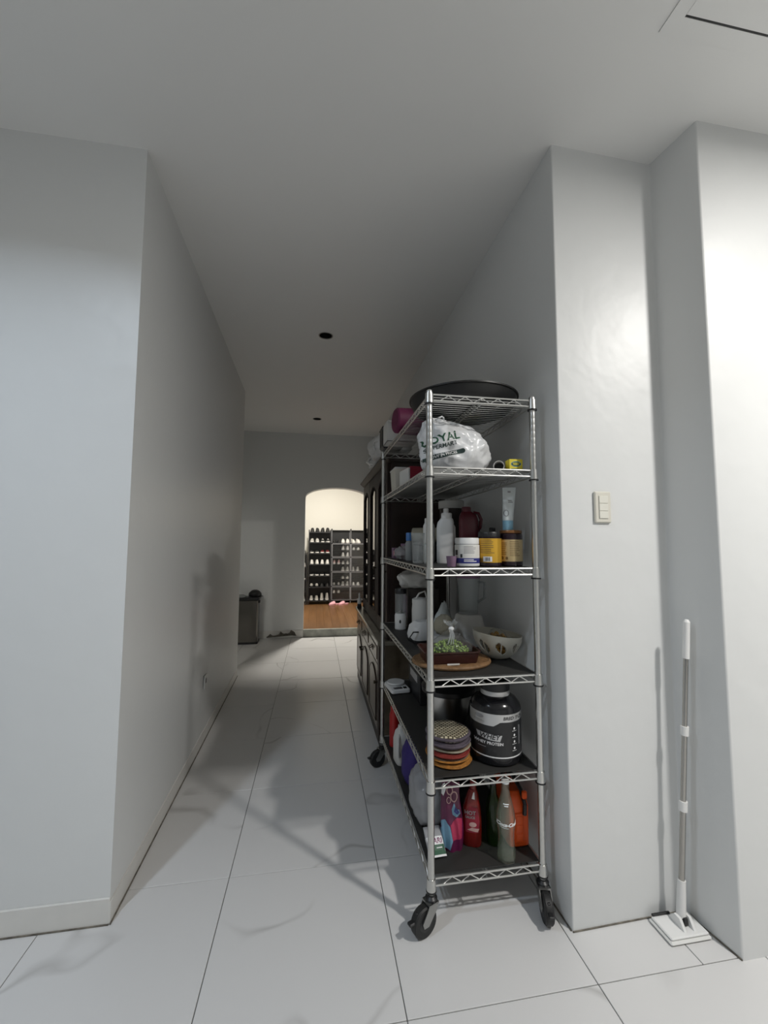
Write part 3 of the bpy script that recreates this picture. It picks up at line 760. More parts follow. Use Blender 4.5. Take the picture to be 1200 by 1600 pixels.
for k in range(13):
    u = k / 12; rx = 0.0215 + 0.006 * u; ry = 0.0215 * (1 - u) ** 0.8 + 0.0012
    rings.append([(rx * math.cos(2 * PI * i / N) + 0.008 * u, ry * math.sin(2 * PI * i / N), 0.040 + 0.138 * u) for i in range(N)])
tb = MB().loft(rings).build('tube_body', 'tube_white', t, smooth=50)
MB().lathe([(0.020, 0), (0.021, 0.003), (0.0215, 0.040), (0.0, 0.040)], n=28, cap=(True, False)).build('cap', 'pale_blue', t)
ring = [(0.010 * math.cos(2 * PI * i / 24) - 0.009, 0.014 * math.sin(2 * PI * i / 24) + 0.070) for i in range(24)]
ringi = [(0.007 * math.cos(2 * PI * i / 24) - 0.009, 0.0105 * math.sin(2 * PI * i / 24) + 0.070) for i in range(24)]
decal('ring_mark', (ring + ringi, [(i, (i + 1) % 24, 24 + (i + 1) % 24, 24 + i) for i in range(24)]), tb, 'grey_ink', 0.0006, 0.006)
decal('print', merge(lines(0.000, 0.020, 0.122, 0.007, 2, 0.004), rect(0.000, 0.012, 0.155, 0.163)), tb, 'grey_ink', 0.0006, 0.006)

def rbottle(name, label, x, y, z, wx, wy, secs, body, capspec, rot=0.0, cat='bottle', e=0.6):
    """bottle with a rounded-rectangular section; secs: (scale x, scale y, z, offset x)"""
    t = thing(name, label, cat, (x, y, z), rot); rings = []; N = 32
    def sg(v, p): return math.copysign(abs(v) ** p, v)
    for sx, sy, zz, ox in secs:
        rings.append([(ox + wx * sx * sg(math.cos(2 * PI * i / N), e), wy * sy * sg(math.sin(2 * PI * i / N), e), zz) for i in range(N)])
    b = MB().loft(rings).build('bottle_body', body, t, smooth=45)
    ox, r, z0, z1, m = capspec
    MB().lathe([(r, z0), (r, z1 - 0.004), (r * 0.9, z1), (0, z1)], (ox, 0, 0), 24, cap=(True, False)).build('cap', m, t)
    return t, b
t, b = rbottle('white_detergent_bottle', 'white detergent bottle with a white screw cap on the third shelf', 0.915, 0.600, Z[2], 0.040, 0.028,
    [(0.92, 0.9, 0, 0), (1, 1, 0.006, 0), (1, 1, 0.165, 0), (0.94, 0.97, 0.188, 0.002), (0.74, 0.85, 0.204, 0.006), (0.58, 0.72, 0.210, 0.006)], 'white', (0.006, 0.0250, 0.205, 0.232, 'white'), aim(0.93, 0.6))
MB().lathe([(0.0125, 0.230), (0.0125, 0.250), (0.011, 0.253), (0, 0.253)], (0.004, 0, 0), 18, cap=(True, False)).build('spout', 'white', t)
MB().tube([(0.026, 0, 0.19), (0.040, 0, 0.165), (0.041, 0, 0.12), (0.034, 0, 0.09)], 0.007, 8).build('grip', 'white', t)
rbottle('white_flask', 'slim white bottle half hidden behind the rack post on the third shelf', 0.862, 0.690, Z[2], 0.028, 0.026,
    [(0.92, 0.9, 0, 0), (1, 1, 0.006, 0), (1, 1, 0.175, 0), (0.75, 0.8, 0.190, 0), (0.5, 0.5, 0.196, 0)], 'white_matt', (0, 0.021, 0.192, 0.212, 'white_matt'), aim(0.87, 0.65))
t, b = rbottle('maroon_jug', 'maroon detergent jug with a side handle on the third shelf', 1.012, 0.555, Z[2], 0.044, 0.034,
    [(0.92, 0.9, 0, 0), (1, 1, 0.006, 0), (1, 1, 0.190, 0), (0.90, 0.9, 0.218, -0.003), (0.55, 0.62, 0.236, -0.008)], 'maroon', (-0.010, 0.021, 0.232, 0.258, 'maroon'), aim(1.01, 0.55))
MB().tube([(0.022, 0, 0.232), (0.044, 0, 0.228), (0.056, 0, 0.200), (0.052, 0, 0.165), (0.040, 0, 0.150)], 0.0075, 8).build('handle', 'maroon', t)
t, b = rbottle('milky_jug', 'milky translucent jug at the back of the third shelf', 1.095, 0.76, Z[2], 0.046, 0.045,
    [(0.92, 0.9, 0, 0), (1, 1, 0.006, 0), (1, 1, 0.150, 0), (0.72, 0.75, 0.205, 0), (0.40, 0.42, 0.225, 0)], 'milky', (0, 0.022, 0.222, 0.245, 'milky'), 0.2)
MB().tube([(0.030, 0, 0.208), (0.058, 0, 0.200), (0.066, 0, 0.160), (0.046, 0, 0.125)], 0.007, 8).build('handle', 'milky', t)
t = thing('grey_canister', 'tall grey canister with a wide pale lid deep on the third shelf', 'canister', (1.075, 0.985, Z[2]))
MB().lathe([(0.062, 0), (0.066, 0.005), (0.066, 0.285), (0.06, 0.29)], n=32).build('canister_body', 'dark_carton', t)
MB().lathe([(0.072, 0.285), (0.072, 0.325), (0.068, 0.330), (0, 0.330)], n=32, cap=(True, False)).build('lid', 'white_matt', t)
t = thing('black_spray_bottle', 'black bottle with a flip cap behind the golden jar', 'bottle', (1.088, 0.470, Z[2]))
MB().lathe([(0.030, 0), (0.032, 0.004), (0.032, 0.115), (0.022, 0.130), (0.013, 0.134)], n=24).build('bottle_body', 'black', t)
MB().lathe([(0.0135, 0.132), (0.0135, 0.158), (0.012, 0.161), (0, 0.161)], n=20, cap=(True, False)).build('cap', 'black', t)
def cup(name, label, x, y, z, r0, r1, h, m='clear'):
    o = MB().lathe([(r0, 0), (r1, h), (r1 - 0.0015, h), (r0 - 0.0015, 0.003), (0, 0.003)], n=28, cap=(True, False))
    t = thing(name, label, 'cup', (x, y, z))
    o.build('cup_wall', m, t); MB().lathe([(r1, h - 0.004), (r1 + 0.0015, h - 0.002), (r1, h)], n=28, cap=(False, False)).build('rim', m, t)
cup('clear_tumbler', 'tall clear plastic tumbler left of the post on the third shelf', 0.784, 0.600, Z[2], 0.024, 0.031, 0.138)
cup('clear_beaker', 'short clear cup beside the tall tumbler on the third shelf', 0.818, 0.545, Z[2], 0.019, 0.022, 0.090)
t = thing('black_case', 'low black case at the back left of the third shelf', 'box', (0.905, 0.90, Z[2])); MB().box(-0.07, 0.07, -0.09, 0.09, 0, 0.085, 0.006).build('case_body', 'black', t); MB().box(-0.072, 0.072, -0.092, 0.092, 0.085, 0.096, 0.004).build('lid', 'black', t)
t = thing('paper_roll', 'beige paper roll lying on the black case on the third shelf', 'roll', (0.895, 0.865, Z[2] + 0.0962), PI / 2 - 0.5)
rot = Matrix.Rotation(PI / 2, 3, 'X')
MB().lathe([(0.012, -0.07), (0.038, -0.07), (0.038, 0.07), (0.012, 0.07), (0.012, -0.07)], (0, 0, 0.038), 28, cap=(False, False), rot=rot).build('paper', 'beige_cloth', t)
MB().lathe([(0.0105, -0.071), (0.012, -0.071), (0.012, 0.071), (0.0105, 0.071), (0.0105, -0.071)], (0, 0, 0.038), 20, cap=(False, False), rot=rot).build('core', 'carton', t)
t = thing('blue_cap_bottle', 'small bottle with a bright blue cap on the third shelf', 'bottle', (0.808, 0.885, Z[2]))
MB().lathe([(0.018, 0), (0.020, 0.003), (0.020, 0.090), (0.012, 0.106)], n=24).build('bottle_body', 'milky', t); MB().lathe([(0.0165, 0.104), (0.0165, 0.142), (0.014, 0.146), (0, 0.146)], n=24, cap=(True, False)).build('cap', 'blue_cap', t)
t = thing('pink_packet', 'small dusty pink carton at the far left of the third shelf', 'box', (0.812, 1.235, Z[2]), 0.1); MB().box(-0.028, 0.028, -0.02, 0.02, 0, 0.062, 0.001).build('carton', 'lilac', t); MB().box(-0.029, 0.029, -0.021, -0.0202, 0.015, 0.045).build('label', 'pink_soft', t)
t = thing('red_packet', 'small crimson carton with a pale rim on the third shelf', 'box', (0.850, 1.105, Z[2]), -0.2); MB().box(-0.040, 0.040, -0.025, 0.025, 0, 0.080, 0.001).build('carton', 'red_card', t); MB().box(-0.0405, 0.0405, -0.0255, 0.0255, 0.075, 0.088, 0.001).build('lid', 'lilac', t)
mb = MB(); mb.blob((0, 0, 0.034), (0.045, 0.05, 0.042), 24, 14, amp=0.25, freq=3, seed=21, flat=0.78)
single('crumpled_clear_bag', mb, 'milky', 'crumpled clear plastic bag beside the tall tumbler', 'bag', (0.800, 0.995, Z[2]))

# ------------------------------------------------------------------ fourth shelf
z4 = Z[3]
t = thing('wicker_tray', 'oval woven wicker tray on the fourth shelf', 'tray', (0.887, 0.445, z4), 0.0)
MB().lathe([(0.0, 0.0), (0.95, 0.0), (0.95, 0.0175), (0.0, 0.0175)], n=56, ex=0.160, ey=0.125, cap=(False, False)).build('tray_base', 'wicker', t)
mb = MB(); mb.tube([(0.158 * math.cos(2 * PI * i / 56), 0.123 * math.sin(2 * PI * i / 56), 0.010) for i in range(56)], 0.0085, 8, closed=True)
mb.build('rim', 'wicker', t)
mb = MB()
for s in (-1, 1):
    for k in range(26):
        a0 = 2 * PI * k / 26
        mb.tube([(0.152 * math.cos(a0 + s * 0.10 * q) * (1 - 0.09 * q), 0.118 * math.sin(a0 + s * 0.10 * q) * (1 - 0.09 * q), 0.0172) for q in (0, 1, 2)], 0.0016, 5)
o = mb.build('weave', 'wicker', t); o['kind'] = 'stuff'
t = thing('red_wood_dish', 'dark red rectangular dish standing on the wicker tray', 'dish', (0.868, 0.428, z4 + 0.0192), -0.03)
def rr(a, b, r, z, n=6):
    out = []
    for cx, cy, s in ((a - r, b - r, 0), (-a + r, b - r, 1), (-a + r, -b + r, 2), (a - r, -b + r, 3)):
        out += [(cx + r * math.cos(PI / 2 * (s + k / n)), cy + r * math.sin(PI / 2 * (s + k / n)), z) for k in range(n + 1)]
    return out
MB().loft([rr(0.104, 0.070, 0.02, 0), rr(0.112, 0.078, 0.022, 0.038), rr(0.116, 0.083, 0.024, 0.042), rr(0.116, 0.083, 0.024, 0.046), rr(0.108, 0.076, 0.022, 0.046), rr(0.102, 0.068, 0.02, 0.006)]).build('dish_body', 'redwood', t)
MB().box(-0.030, 0.020, -0.0905, -0.0885, 0.0005, 0.006).build('paper_slip', 'white_matt', t)
# bag of green peas on the dish
t = thing('bag_of_peas', 'knotted clear bag of green peas lying in the dark red dish', 'bag', (0.874, 0.425, z4 + 0.0265), 0.0)
pb = MB(); random.seed(11)
ico = bmesh.new(); bmesh.ops.create_icosphere(ico, subdivisions=1, radius=1.0)
iv = [v.co.copy() for v in ico.verts]; iF = [tuple(v.index for v in f.verts) for f in ico.faces]; ico.free()
cnt = 0
while cnt < 420:
    x, y, zz = random.uniform(-1, 1), random.uniform(-1, 1), random.uniform(0, 1)
    if x * x + y * y > 0.92: continue
    top_ = (1 - (x * x + y * y)) ** 0.5
    if zz > top_: continue
    rr_ = random.uniform(0.0048, 0.0068)
    c = Vector((x * 0.084, y * 0.056, 0.010 + zz * 0.062))
    pb.add([c + Vector((v.x * rr_, v.y * rr_, v.z * rr_ * random.uniform(0.8, 1.1))) for v in iv], iF); cnt += 1
o = pb.build('peas', 'green_peas', t, smooth=60); o['kind'] = 'stuff'
def peafn(p, d):
    k = max(0, d.z)
    f = 1 - 0.75 * k ** 3
    return Vector((p.x * f, p.y * f, p.z + 0.030 * k ** 6))
MB().blob((0, 0, 0.036), (0.096, 0.066, 0.056), 40, 22, e=0.95, amp=0.07, freq=3, seed=31, flat=0.62, fn=peafn).build('bag_film', 'clear_bag', t, smooth=60)
MB().blob((0.006, -0.004, 0.116), (0.012, 0.010, 0.009), 14, 8, amp=0.15).build('knot', 'white_bag', t)
mb = MB()
for k in range(9):
    a = 2 * PI * k / 9
    mb.add([(0.006, -0.004, 0.118), (0.006 + 0.034 * math.cos(a), -0.004 + 0.02 * math.sin(a), 0.150 + 0.008 * math.sin(3 * a)), (0.006 + 0.034 * math.cos(a + 0.6), -0.004 + 0.02 * math.sin(a + 0.6), 0.143)], [(0, 1, 2)])
mb.build('bag_top', 'milky', t)
mb = MB()
for dx in (-0.012, 0.0, 0.010): mb.tube([(0.006, -0.006, 0.115), (0.004 + dx * 0.7, -0.022, 0.090), (dx - 0.01, -0.045, 0.062)], [0.005, 0.004, 0.0015], 6)
mb.build('gathered_folds', 'milky', t)
# colander
t = thing('white_colander', 'white plastic bowl with leaf-shaped cutouts at the right of the fourth shelf', 'bowl', (1.115, 0.497, z4), math.radians(8))
n, m = 120, 22; V = []; F = []
def bowl_r(u): return 0.050 + 0.054 * (math.sin(u * PI / 2) ** 0.8 if u > 0 else 0)
for j in range(m + 1):
    u = j / m
    for i in range(n):
        a = 2 * PI * i / n
        lift = 0.012 * u * math.cos(a - PI * 0.92)
        V.append((bowl_r(u) * math.cos(a), bowl_r(u) * math.sin(a), 0.004 + 0.098 * u + lift))
for j in range(m):
    for i in range(n):
        ac = (i + 0.5) / n; uc = (j + 0.5) / m
        k = (ac * 8) % 1 - 0.5; sl = (uc - 0.50) * 0.55
        du = k + sl; dv = (uc - 0.50) / 0.26
        if (abs(du) / 0.28) ** 1.6 + abs(dv) ** 1.6 < 1 and abs(k) > 0.02 * 0: continue
        q = (i + 1) % n; F.append((j * n + i, j * n + q, (j + 1) * n + q, (j + 1) * n + i))
F.append(tuple(range(n - 1, -1, -1)))
cb = MB().add(V, F).build('bowl_body', 'cream', t, smooth=60)
md = cb.modifiers.new('thickness', 'SOLIDIFY'); md.thickness = 0.003; md.offset = 0
rimp = [(bowl_r(1) * math.cos(2 * PI * i / 80), bowl_r(1) * math.sin(2 * PI * i / 80), 0.102 + 0.012 * math.cos(2 * PI * i / 80 - PI * 0.92)) for i in range(80)]
MB().tube(rimp, 0.0030, 8, closed=True).build('rim', 'cream', t)
t = thing('golden_fruit_bag', 'clear bag of golden brown nuts heaped in the white cutout bowl', 'bag', (1.117, 0.50, z4 + 0.009))
gb = MB(); random.seed(5)
for k in range(90):
    a = random.uniform(0, 2 * PI); r_ = 0.038 * math.sqrt(random.random()); zz = random.uniform(0.012, 0.088 * (1 - (r_ / 0.07) ** 2))
    q = random.uniform(0.008, 0.0115); c = Vector((r_ * math.cos(a), r_ * math.sin(a), zz + 0.005))
    gb.add([c + v * q for v in iv], iF)
o = gb.build('nuts', 'golden', t, smooth=60); o['kind'] = 'stuff'
MB().blob((0, 0, 0.052), (0.046, 0.046, 0.060), 28, 16, amp=0.10, freq=3, seed=3, flat=0.78).build('bag_film', 'clear_bag', t, smooth=60)
# bowl with a beige cloth
t = thing('white_bowl', 'white bowl behind the bag of peas on the fourth shelf', 'bowl', (0.925, 0.652, z4))
MB().lathe([(0.036, 0), (0.040, 0.004), (0.060, 0.030), (0.072, 0.070), (0.070, 0.071), (0.057, 0.031), (0.03, 0.008), (0, 0.008)], n=40, cap=(True, False)).build('bowl_body', 'white', t)
MB().lathe([(0.072, 0.0695), (0.0735, 0.0715), (0.070, 0.072)], n=40, cap=(False, False)).build('rim', 'white', t)
mb = MB(); mb.blob((0, 0, 0.045), (0.048, 0.048, 0.052), 32, 18, amp=0.12, freq=3, seed=6, flat=0.7)
single('beige_crochet_cap', mb, 'beige_cloth', 'bunched beige crochet cloth heaped in the white bowl', 'cloth', (0.922, 0.652, z4 + 0.062), smooth=60)
t = thing('hand_mixer', 'low white kitchen appliance with a dark cord left on the fourth shelf', 'appliance', (0.868, 0.838, z4), 0.2)
MB().loft([rr(0.066, 0.058, 0.03, 0.010), rr(0.070, 0.062, 0.03, 0.030), rr(0.062, 0.055, 0.03, 0.075), rr(0.040, 0.036, 0.03, 0.098)]).build('housing', 'white', t)
MB().loft([rr(0.070, 0.062, 0.03, 0.0), rr(0.072, 0.064, 0.03, 0.012)]).build('foot', 'black', t)
MB().tube([(-0.05, -0.055, 0.055), (-0.085, -0.07, 0.06), (-0.095, -0.05, 0.03), (-0.075, -0.075, 0.006), (-0.03, -0.09, 0.0045), (0.02, -0.085, 0.0045)], 0.0035, 7).build('cord', 'black', t)
t = thing('white_pitcher', 'white lidded pitcher with a bail on the fourth shelf', 'pitcher', (0.905, 1.02, z4))
MB().lathe([(0.044, 0), (0.048, 0.004), (0.050, 0.12), (0.046, 0.165)], n=32).build('pitcher_body', 'white_matt', t)
MB().lathe([(0.048, 0.160), (0.048, 0.182), (0.038, 0.188), (0, 0.190)], n=32, cap=(True, False)).build('lid', 'white_matt', t)
MB().tube([(-0.03, -0.01, 0.186), (-0.012, -0.012, 0.215), (0.02, -0.012, 0.226), (0.034, -0.01, 0.187)], 0.005, 8).build('lid_handle', 'white_matt', t)
t = thing('portable_blender', 'portable blender with a white base and clear cup on the fourth shelf', 'blender', (0.812, 1.12, z4), 0.2)
b = MB().lathe([(0.031, 0), (0.034, 0.004), (0.0345, 0.078), (0.030, 0.092)], n=32).build('motor_base', 'white', t)
MB().lathe([(0.031, 0.090), (0.0335, 0.098), (0.0335, 0.205), (0.031, 0.207), (0.031, 0.099)], n=32, cap=(False, False)).build('cup', 'clear', t)
MB().lathe([(0.0345, 0.203), (0.0345, 0.224), (0.030, 0.231), (0, 0.231)], n=32, cap=(True, False)).build('lid', 'black', t)
MB().lathe([(0.018, 0.093), (0.010, 0.100), (0.003, 0.106), (0, 0.106)], n=16, cap=(True, False)).build('blades', 'steel', t)
decal('power_button', oval(-0.016, 0.048, 0.005, 0.010), b, 'black_ink')
t = thing('dark_carton', 'tall dark carton behind the white pitcher on the fourth shelf', 'box', (0.962, 1.225, z4), 0.0); MB().box(-0.10, 0.09, -0.075, 0.075, 0, 0.225, 0.002).build('carton', 'dark_carton', t)
MB().box(-0.1005, -0.0999, -0.05, 0.05, 0.05, 0.18).build('side_label', 'lilac', t)
mb = MB(); mb.blob((0, 0, 0.05), (0.105, 0.065, 0.062), 32, 18, e=0.9, amp=0.28, freq=2.2, seed=14, flat=0.8)
single('white_pouch', mb, 'white_matt', 'crumpled white pouch lying on the tall dark carton', 'pouch', (0.925, 1.19, z4 + 0.2255), smooth=60)
t = thing('jug_blender', 'kitchen blender with a white base and clear glass jug on the fourth shelf', 'blender', (1.078, 0.742, z4), 0.1)
MB().loft([rr(0.078, 0.075, 0.03, 0), rr(0.078, 0.075, 0.03, 0.02), rr(0.058, 0.055, 0.03, 0.135), rr(0.050, 0.048, 0.03, 0.145)]).build('motor_base', 'white_matt', t)
MB().lathe([(0.048, 0.148), (0.046, 0.165), (0.058, 0.325), (0.056, 0.325), (0.043, 0.167), (0, 0.160)], n=36, cap=(True, False)).build('jug', 'clear', t)
MB().tube([(0.055, 0.0, 0.30), (0.092, 0.0, 0.295), (0.090, 0, 0.22), (0.052, 0, 0.20)], 0.007, 8).build('handle', 'milky', t)
MB().lathe([(0.060, 0.322), (0.060, 0.338), (0.03, 0.345), (0, 0.345)], n=36, cap=(True, False)).build('lid', 'lilac', t)
def pouchfn(p, d): 
    k = max(0, d.z); return Vector((p.x * (1 - 0.55 * k ** 1.5) + 0.012 * k, p.y * (1 - 0.5 * k), p.z))
mb = MB(); mb.blob((0, 0, 0.075), (0.050, 0.035, 0.105), 28, 20, amp=0.15, freq=2.5, seed=17, flat=0.70, fn=pouchfn)
t = thing('teal_print_bag', 'upright white plastic bag with teal print behind the white bowl', 'bag', (0.990, 0.892, z4)); b = mb.build('bag_body', 'tube_white', t, smooth=60)
decal('print_band', rect(-0.06, 0.06, 0.045, 0.080), b, 'teal_ink', 0.001, 0.01)

# ------------------------------------------------------------------ fifth shelf
z5 = Z[4]
x, y = 1.050, 0.384
t = thing('protein_tub', 'big black protein powder tub with a silver label on the fifth shelf', 'tub', (x, y, z5), aim(x, y) + 0.05)
b = MB().lathe([(0.088, 0), (0.097, 0.006), (0.099, 0.018), (0.099, 0.200), (0.095, 0.214), (0.080, 0.232), (0.062, 0.242), (0.054, 0.246), (0.053, 0.262)], n=56).build('tub_body', 'black_gloss', t)
lidp = []
MB().lathe([(0.0535, 0.262), (0.0575, 0.263), (0.0575, 0.292), (0.054, 0.295), (0, 0.295)], n=48, cap=(True, False)).build('lid', 'black', t)
MB().lathe([(0.0540, 0.244), (0.0572, 0.245), (0.0572, 0.262), (0.0540, 0.263)], n=48, cap=(False, False)).build('collar_ring', 'silver_label', t)
def strip(r, u0, u1, top, bot, n=48):
    V = []; F = []
    for i in range(n + 1):
        u = u0 + (u1 - u0) * i / n; a = -PI / 2 + u / r
        V += [(r * math.cos(a), r * math.sin(a), bot(u)), (r * math.cos(a), r * math.sin(a), top(u))]
    for i in range(n): F.append((2 * i, 2 * i + 2, 2 * i + 3, 2 * i + 1))
    return MB().add(V, F)
R = 0.0994
MB_ = wrap(R, 0.030, 0.196).build('label', 'black', b)
def bot(u):
    if u < -0.012: return 0.150
    if u < 0.014: return 0.150 + (u + 0.012) / 0.026 * 0.016
    return 0.166
sb = strip(R + 0.0004, -0.15, 0.15, lambda u: 0.194, bot).build('silver_band', 'silver_label', MB_)
strip(R + 0.0004, -0.15, 0.15, lambda u: 0.0385, lambda u: 0.034).build('silver_line', 'white_ink', MB_)
decal('lettering', move(text_polys('BRED TO', 0.0165, 0.2, 0.0004), 0.058, 0.1795), sb, 'black_ink', 0.0006, 0.005)
decal('crest_mark', merge(oval(-0.064, 0.180, 0.016, 0.0075), lines(-0.082, -0.044, 0.166, 0.004, 2, 0.002)), sb, 'grey_ink', 0.0006, 0.005)
decal('logo_plate', shape([(-0.076, 0.122), (0.020, 0.118), (0.012, 0.095), (-0.030, 0.098), (-0.070, 0.104)]), MB_, 'silver_label', 0.0006, 0.006)
decal('lettering', move(text_polys('WHEY', 0.026, 0.25, 0.0006), -0.028, 0.1095), MB_, 'black_ink', 0.0012, 0.005)
decal('lettering', move(text_polys('WHEY PROTEIN', 0.0150, 0.0, 0.0003), -0.030, 0.0855), MB_, 'white_ink', 0.0006, 0.005)
decal('print', lines(-0.070, -0.030, 0.070, 0.004, 1, 0.002), MB_, 'grey_ink', 0.0006, 0.006)
for k in range(4):
    zc = 0.140 - k * 0.024
    decal('icon', oval(0.066, zc, 0.0035, 0.0048, 6), MB_, 'white_ink', 0.0006, 0.006); decal('icon_line', rect(0.058, 0.074, zc - 0.0095, zc - 0.0080), MB_, 'white_ink', 0.0006, 0.006)
decal('print', lines(0.082, 0.089, 0.145, 0.006, 12, 0.003), MB_, 'grey_ink', 0.0006, 0.006)
# stack of pot holders
def potholder(label, z, h, r, m, seed, dx=0, dy=0, ang=0.0, wav=0.006, loop=None):
    mb = MB(); n = 56; rings = []
    for (k, zz) in ((0.0, 0.0), (0.6, 0.0), (0.93, 0.0), (1.0, 0.35), (1.0, 0.65), (0.93, 1.0), (0.6, 1.0), (0.0, 1.0)):
        ring = []
        for i in range(n):
            a = 2 * PI * i / n
            rad = r * (1 + 0.04 * noise.noise(Vector((math.cos(a) * 2, math.sin(a) * 2, seed))))
            wv = wav * k * noise.noise(Vector((math.cos(a) * 1.6, math.sin(a) * 1.6, seed + 9)))
            ring.append((rad * k * math.cos(a), rad * k * math.sin(a), max(0.0, h * zz + (wv if zz > 0.5 else wv * 0.6))))
        rings.append(ring)
    mb.loft(rings, cap=(False, False))
    t = thing('pot_holder', label, 'pot holder', (0.852 + dx, 0.384 + dy, z), ang, 'pot holders stacked on the fifth shelf')
    mb.build('cloth_disc', m, t, smooth=60)
    mb = MB(); mb.tube([(r * 1.0 * (1 + 0.04 * noise.noise(Vector((math.cos(2 * PI * i / 48) * 2, math.sin(2 * PI * i / 48) * 2, seed)))) * math.cos(2 * PI * i / 48), r * (1 + 0.04 * noise.noise(Vector((math.cos(2 * PI * i / 48) * 2, math.sin(2 * PI * i / 48) * 2, seed)))) * math.sin(2 * PI * i / 48), h * 0.5 + 0.001) for i in range(48)], h * 0.28, 6, closed=True)
    mb.build('piping', loop or m, t)
zz = z5
for lab, h, m, lp, r, s in (('orange cloth pot holder at the bottom of the pot holder stack', 0.014, 'orange_cloth', 'orange_cloth', 0.083, 1), ('golden edged pot holder second from the bottom of the stack', 0.014, 'brown_cloth', 'orange_cloth', 0.083, 2),
    ('red cloth pot holder in the middle of the stack', 0.016, 'red_cloth', 'red_cloth', 0.080, 3), ('brown cloth pot holder above the red one in the stack', 0.013, 'brown_cloth', 'beige_cloth', 0.082, 4),
    ('purple grey pot holder second from the top of the stack', 0.019, 'purple_cloth', 'purple_cloth', 0.082, 5), ('cream crochet pot holder on top of the stack', 0.022, 'crochet', 'purple_cloth', 0.082, 6)):
    potholder(lab, zz, h, r, m, s * 7.3, dx=0.003 * math.sin(s * 2), dy=0.003 * math.cos(s * 3), ang=s, loop=lp); zz += h + 0.0035
t = thing('steel_pot', 'tapered steel mixing pot with a black lid behind the pot holders', 'pot', (0.940, 0.650, z5))
MB().lathe([(0.062, 0), (0.066, 0.004), (0.088, 0.075), (0.104, 0.165), (0.108, 0.168)], n=48).build('pot_body', 'steel', t)
MB().lathe([(0.110, 0.166), (0.122, 0.170), (0.124, 0.190), (0.105, 0.205), (0.03, 0.218), (0, 0.218)], n=48, cap=(True, False)).build('lid', 'black', t)
MB().lathe([(0.012, 0.217), (0.020, 0.232), (0.014, 0.240), (0, 0.240)], n=20, cap=(True, False)).build('knob', 'black', t)
t = thing('black_appliance_box', 'black boxed appliance with a shiny printed top on the fifth shelf', 'box', (0.985, 1.02, z5), 0.0)
b = MB().box(-0.115, 0.115, -0.11, 0.15, 0, 0.150, 0.004).build('box_body', 'black', t)
MB().box(-0.110, 0.110, -0.105, 0.145, 0.1502, 0.1515).build('top_print', 'grey_metal', t)
MB().box(-0.1165, -0.1152, -0.06, 0.10, 0.10, 0.140).build('side_print', 'silver_label', t)
t = thing('kitchen_scale', 'white digital kitchen scale with a round plate on the fifth shelf', 'scale', (0.800, 1.165, z5), 0.12)
b = MB().loft([rr(0.052, 0.078, 0.012, 0.004), rr(0.056, 0.082, 0.014, 0.008), rr(0.055, 0.081, 0.014, 0.022), rr(0.050, 0.076, 0.012, 0.026)]).build('scale_body', 'white', t)
MB().lathe([(0.036, 0.026), (0.050, 0.030), (0.052, 0.036), (0.050, 0.040), (0, 0.041)], (0, 0.024, 0), 40, cap=(True, False)).build('weighing_plate', 'white', t)
MB().box(-0.036, 0.014, -0.066, -0.038, 0.0255, 0.0270).build('display', 'display', t); MB().box(0.020, 0.040, -0.066, -0.038, 0.0255, 0.0272, 0.0005).build('buttons', 'display', t)
for sx in (-1, 1):
    for sy in (-1, 1): MB().lathe([(0.006, 0), (0.007, 0.006)], (sx * 0.04, sy * 0.062, 0), 10).build('foot', 'black', t)

# ------------------------------------------------------------------ bottom shelf
z6 = Z[5]
t = thing('orange_tool_case', 'bright orange plastic case with a black strap handle on the bottom shelf', 'case', (1.121, 0.425, z6), 0.0)
MB().loft([rr(0.036, 0.085, 0.012, 0.0), rr(0.042, 0.092, 0.014, 0.008), rr(0.042, 0.092, 0.014, 0.150), rr(0.034, 0.080, 0.014, 0.185), rr(0.026, 0.066, 0.012, 0.196)]).build('case_body', 'orange', t)
mb = MB(); mb.box(-0.020, 0.014, -0.0975, -0.0905, 0.022, 0.130, 0.003); mb.build('front_rib', 'orange', t)
for k in range(3): MB().box(-0.016, 0.010, -0.0995, -0.0970, 0.032 + k * 0.032, 0.056 + k * 0.032, 0.001).build('raised_block', 'orange', t)
MB().tube([(0.018, -0.098, 0.125), (0.018, -0.102, 0.165), (0.016, -0.075, 0.205), (0.010, -0.02, 0.232), (0.004, 0.04, 0.222), (0.0, 0.06, 0.19)], 0.0085, 8).build('strap_handle', 'black', t)
MB().box(0.007, 0.027, -0.108, -0.094, 0.185, 0.215, 0.004).build('buckle', 'orange', t)
# cola bottle: contour glass
x, y = 1.044, 0.290
t = thing('glass_cola_bottle', 'empty contour glass cola bottle with white script on the bottom shelf', 'bottle', (x, y, z6), aim(x, y) + 0.1)
pr = [(0.027, 0), (0.0335, 0.004), (0.0345, 0.014), (0.0325, 0.045), (0.0290, 0.075), (0.0300, 0.100), (0.0345, 0.130), (0.0350, 0.150), (0.0320, 0.175), (0.0250, 0.205), (0.0180, 0.230), (0.0140, 0.255), (0.0128, 0.272), (0.0128, 0.278)]
b = MB().lathe(pr + [(r - 0.0022, z) for r, z in reversed(pr[:-1]) if z > 0.006] + [(0, 0.009)], n=36, cap=(True, False)).build('bottle_glass', 'glass_green', t, smooth=60)
MB().lathe([(0.0136, 0.272), (0.0150, 0.273), (0.0140, 0.284), (0.012, 0.286), (0, 0.286)], n=24, cap=(True, False)).build('crown_cap', 'white', t)
decal('script_lettering', move(text_polys('Coca-Cola', 0.0172, 0.35, 0.0011), 0.0, 0.140), b, 'white_ink', 0.0006, 0.004)
decal('script_tail', shape([(-0.029, 0.131), (-0.015, 0.1285), (0.000, 0.1275), (0.012, 0.129), (0.0, 0.1295), (-0.015, 0.1305)]), b, 'white_ink', 0.0006, 0.004)
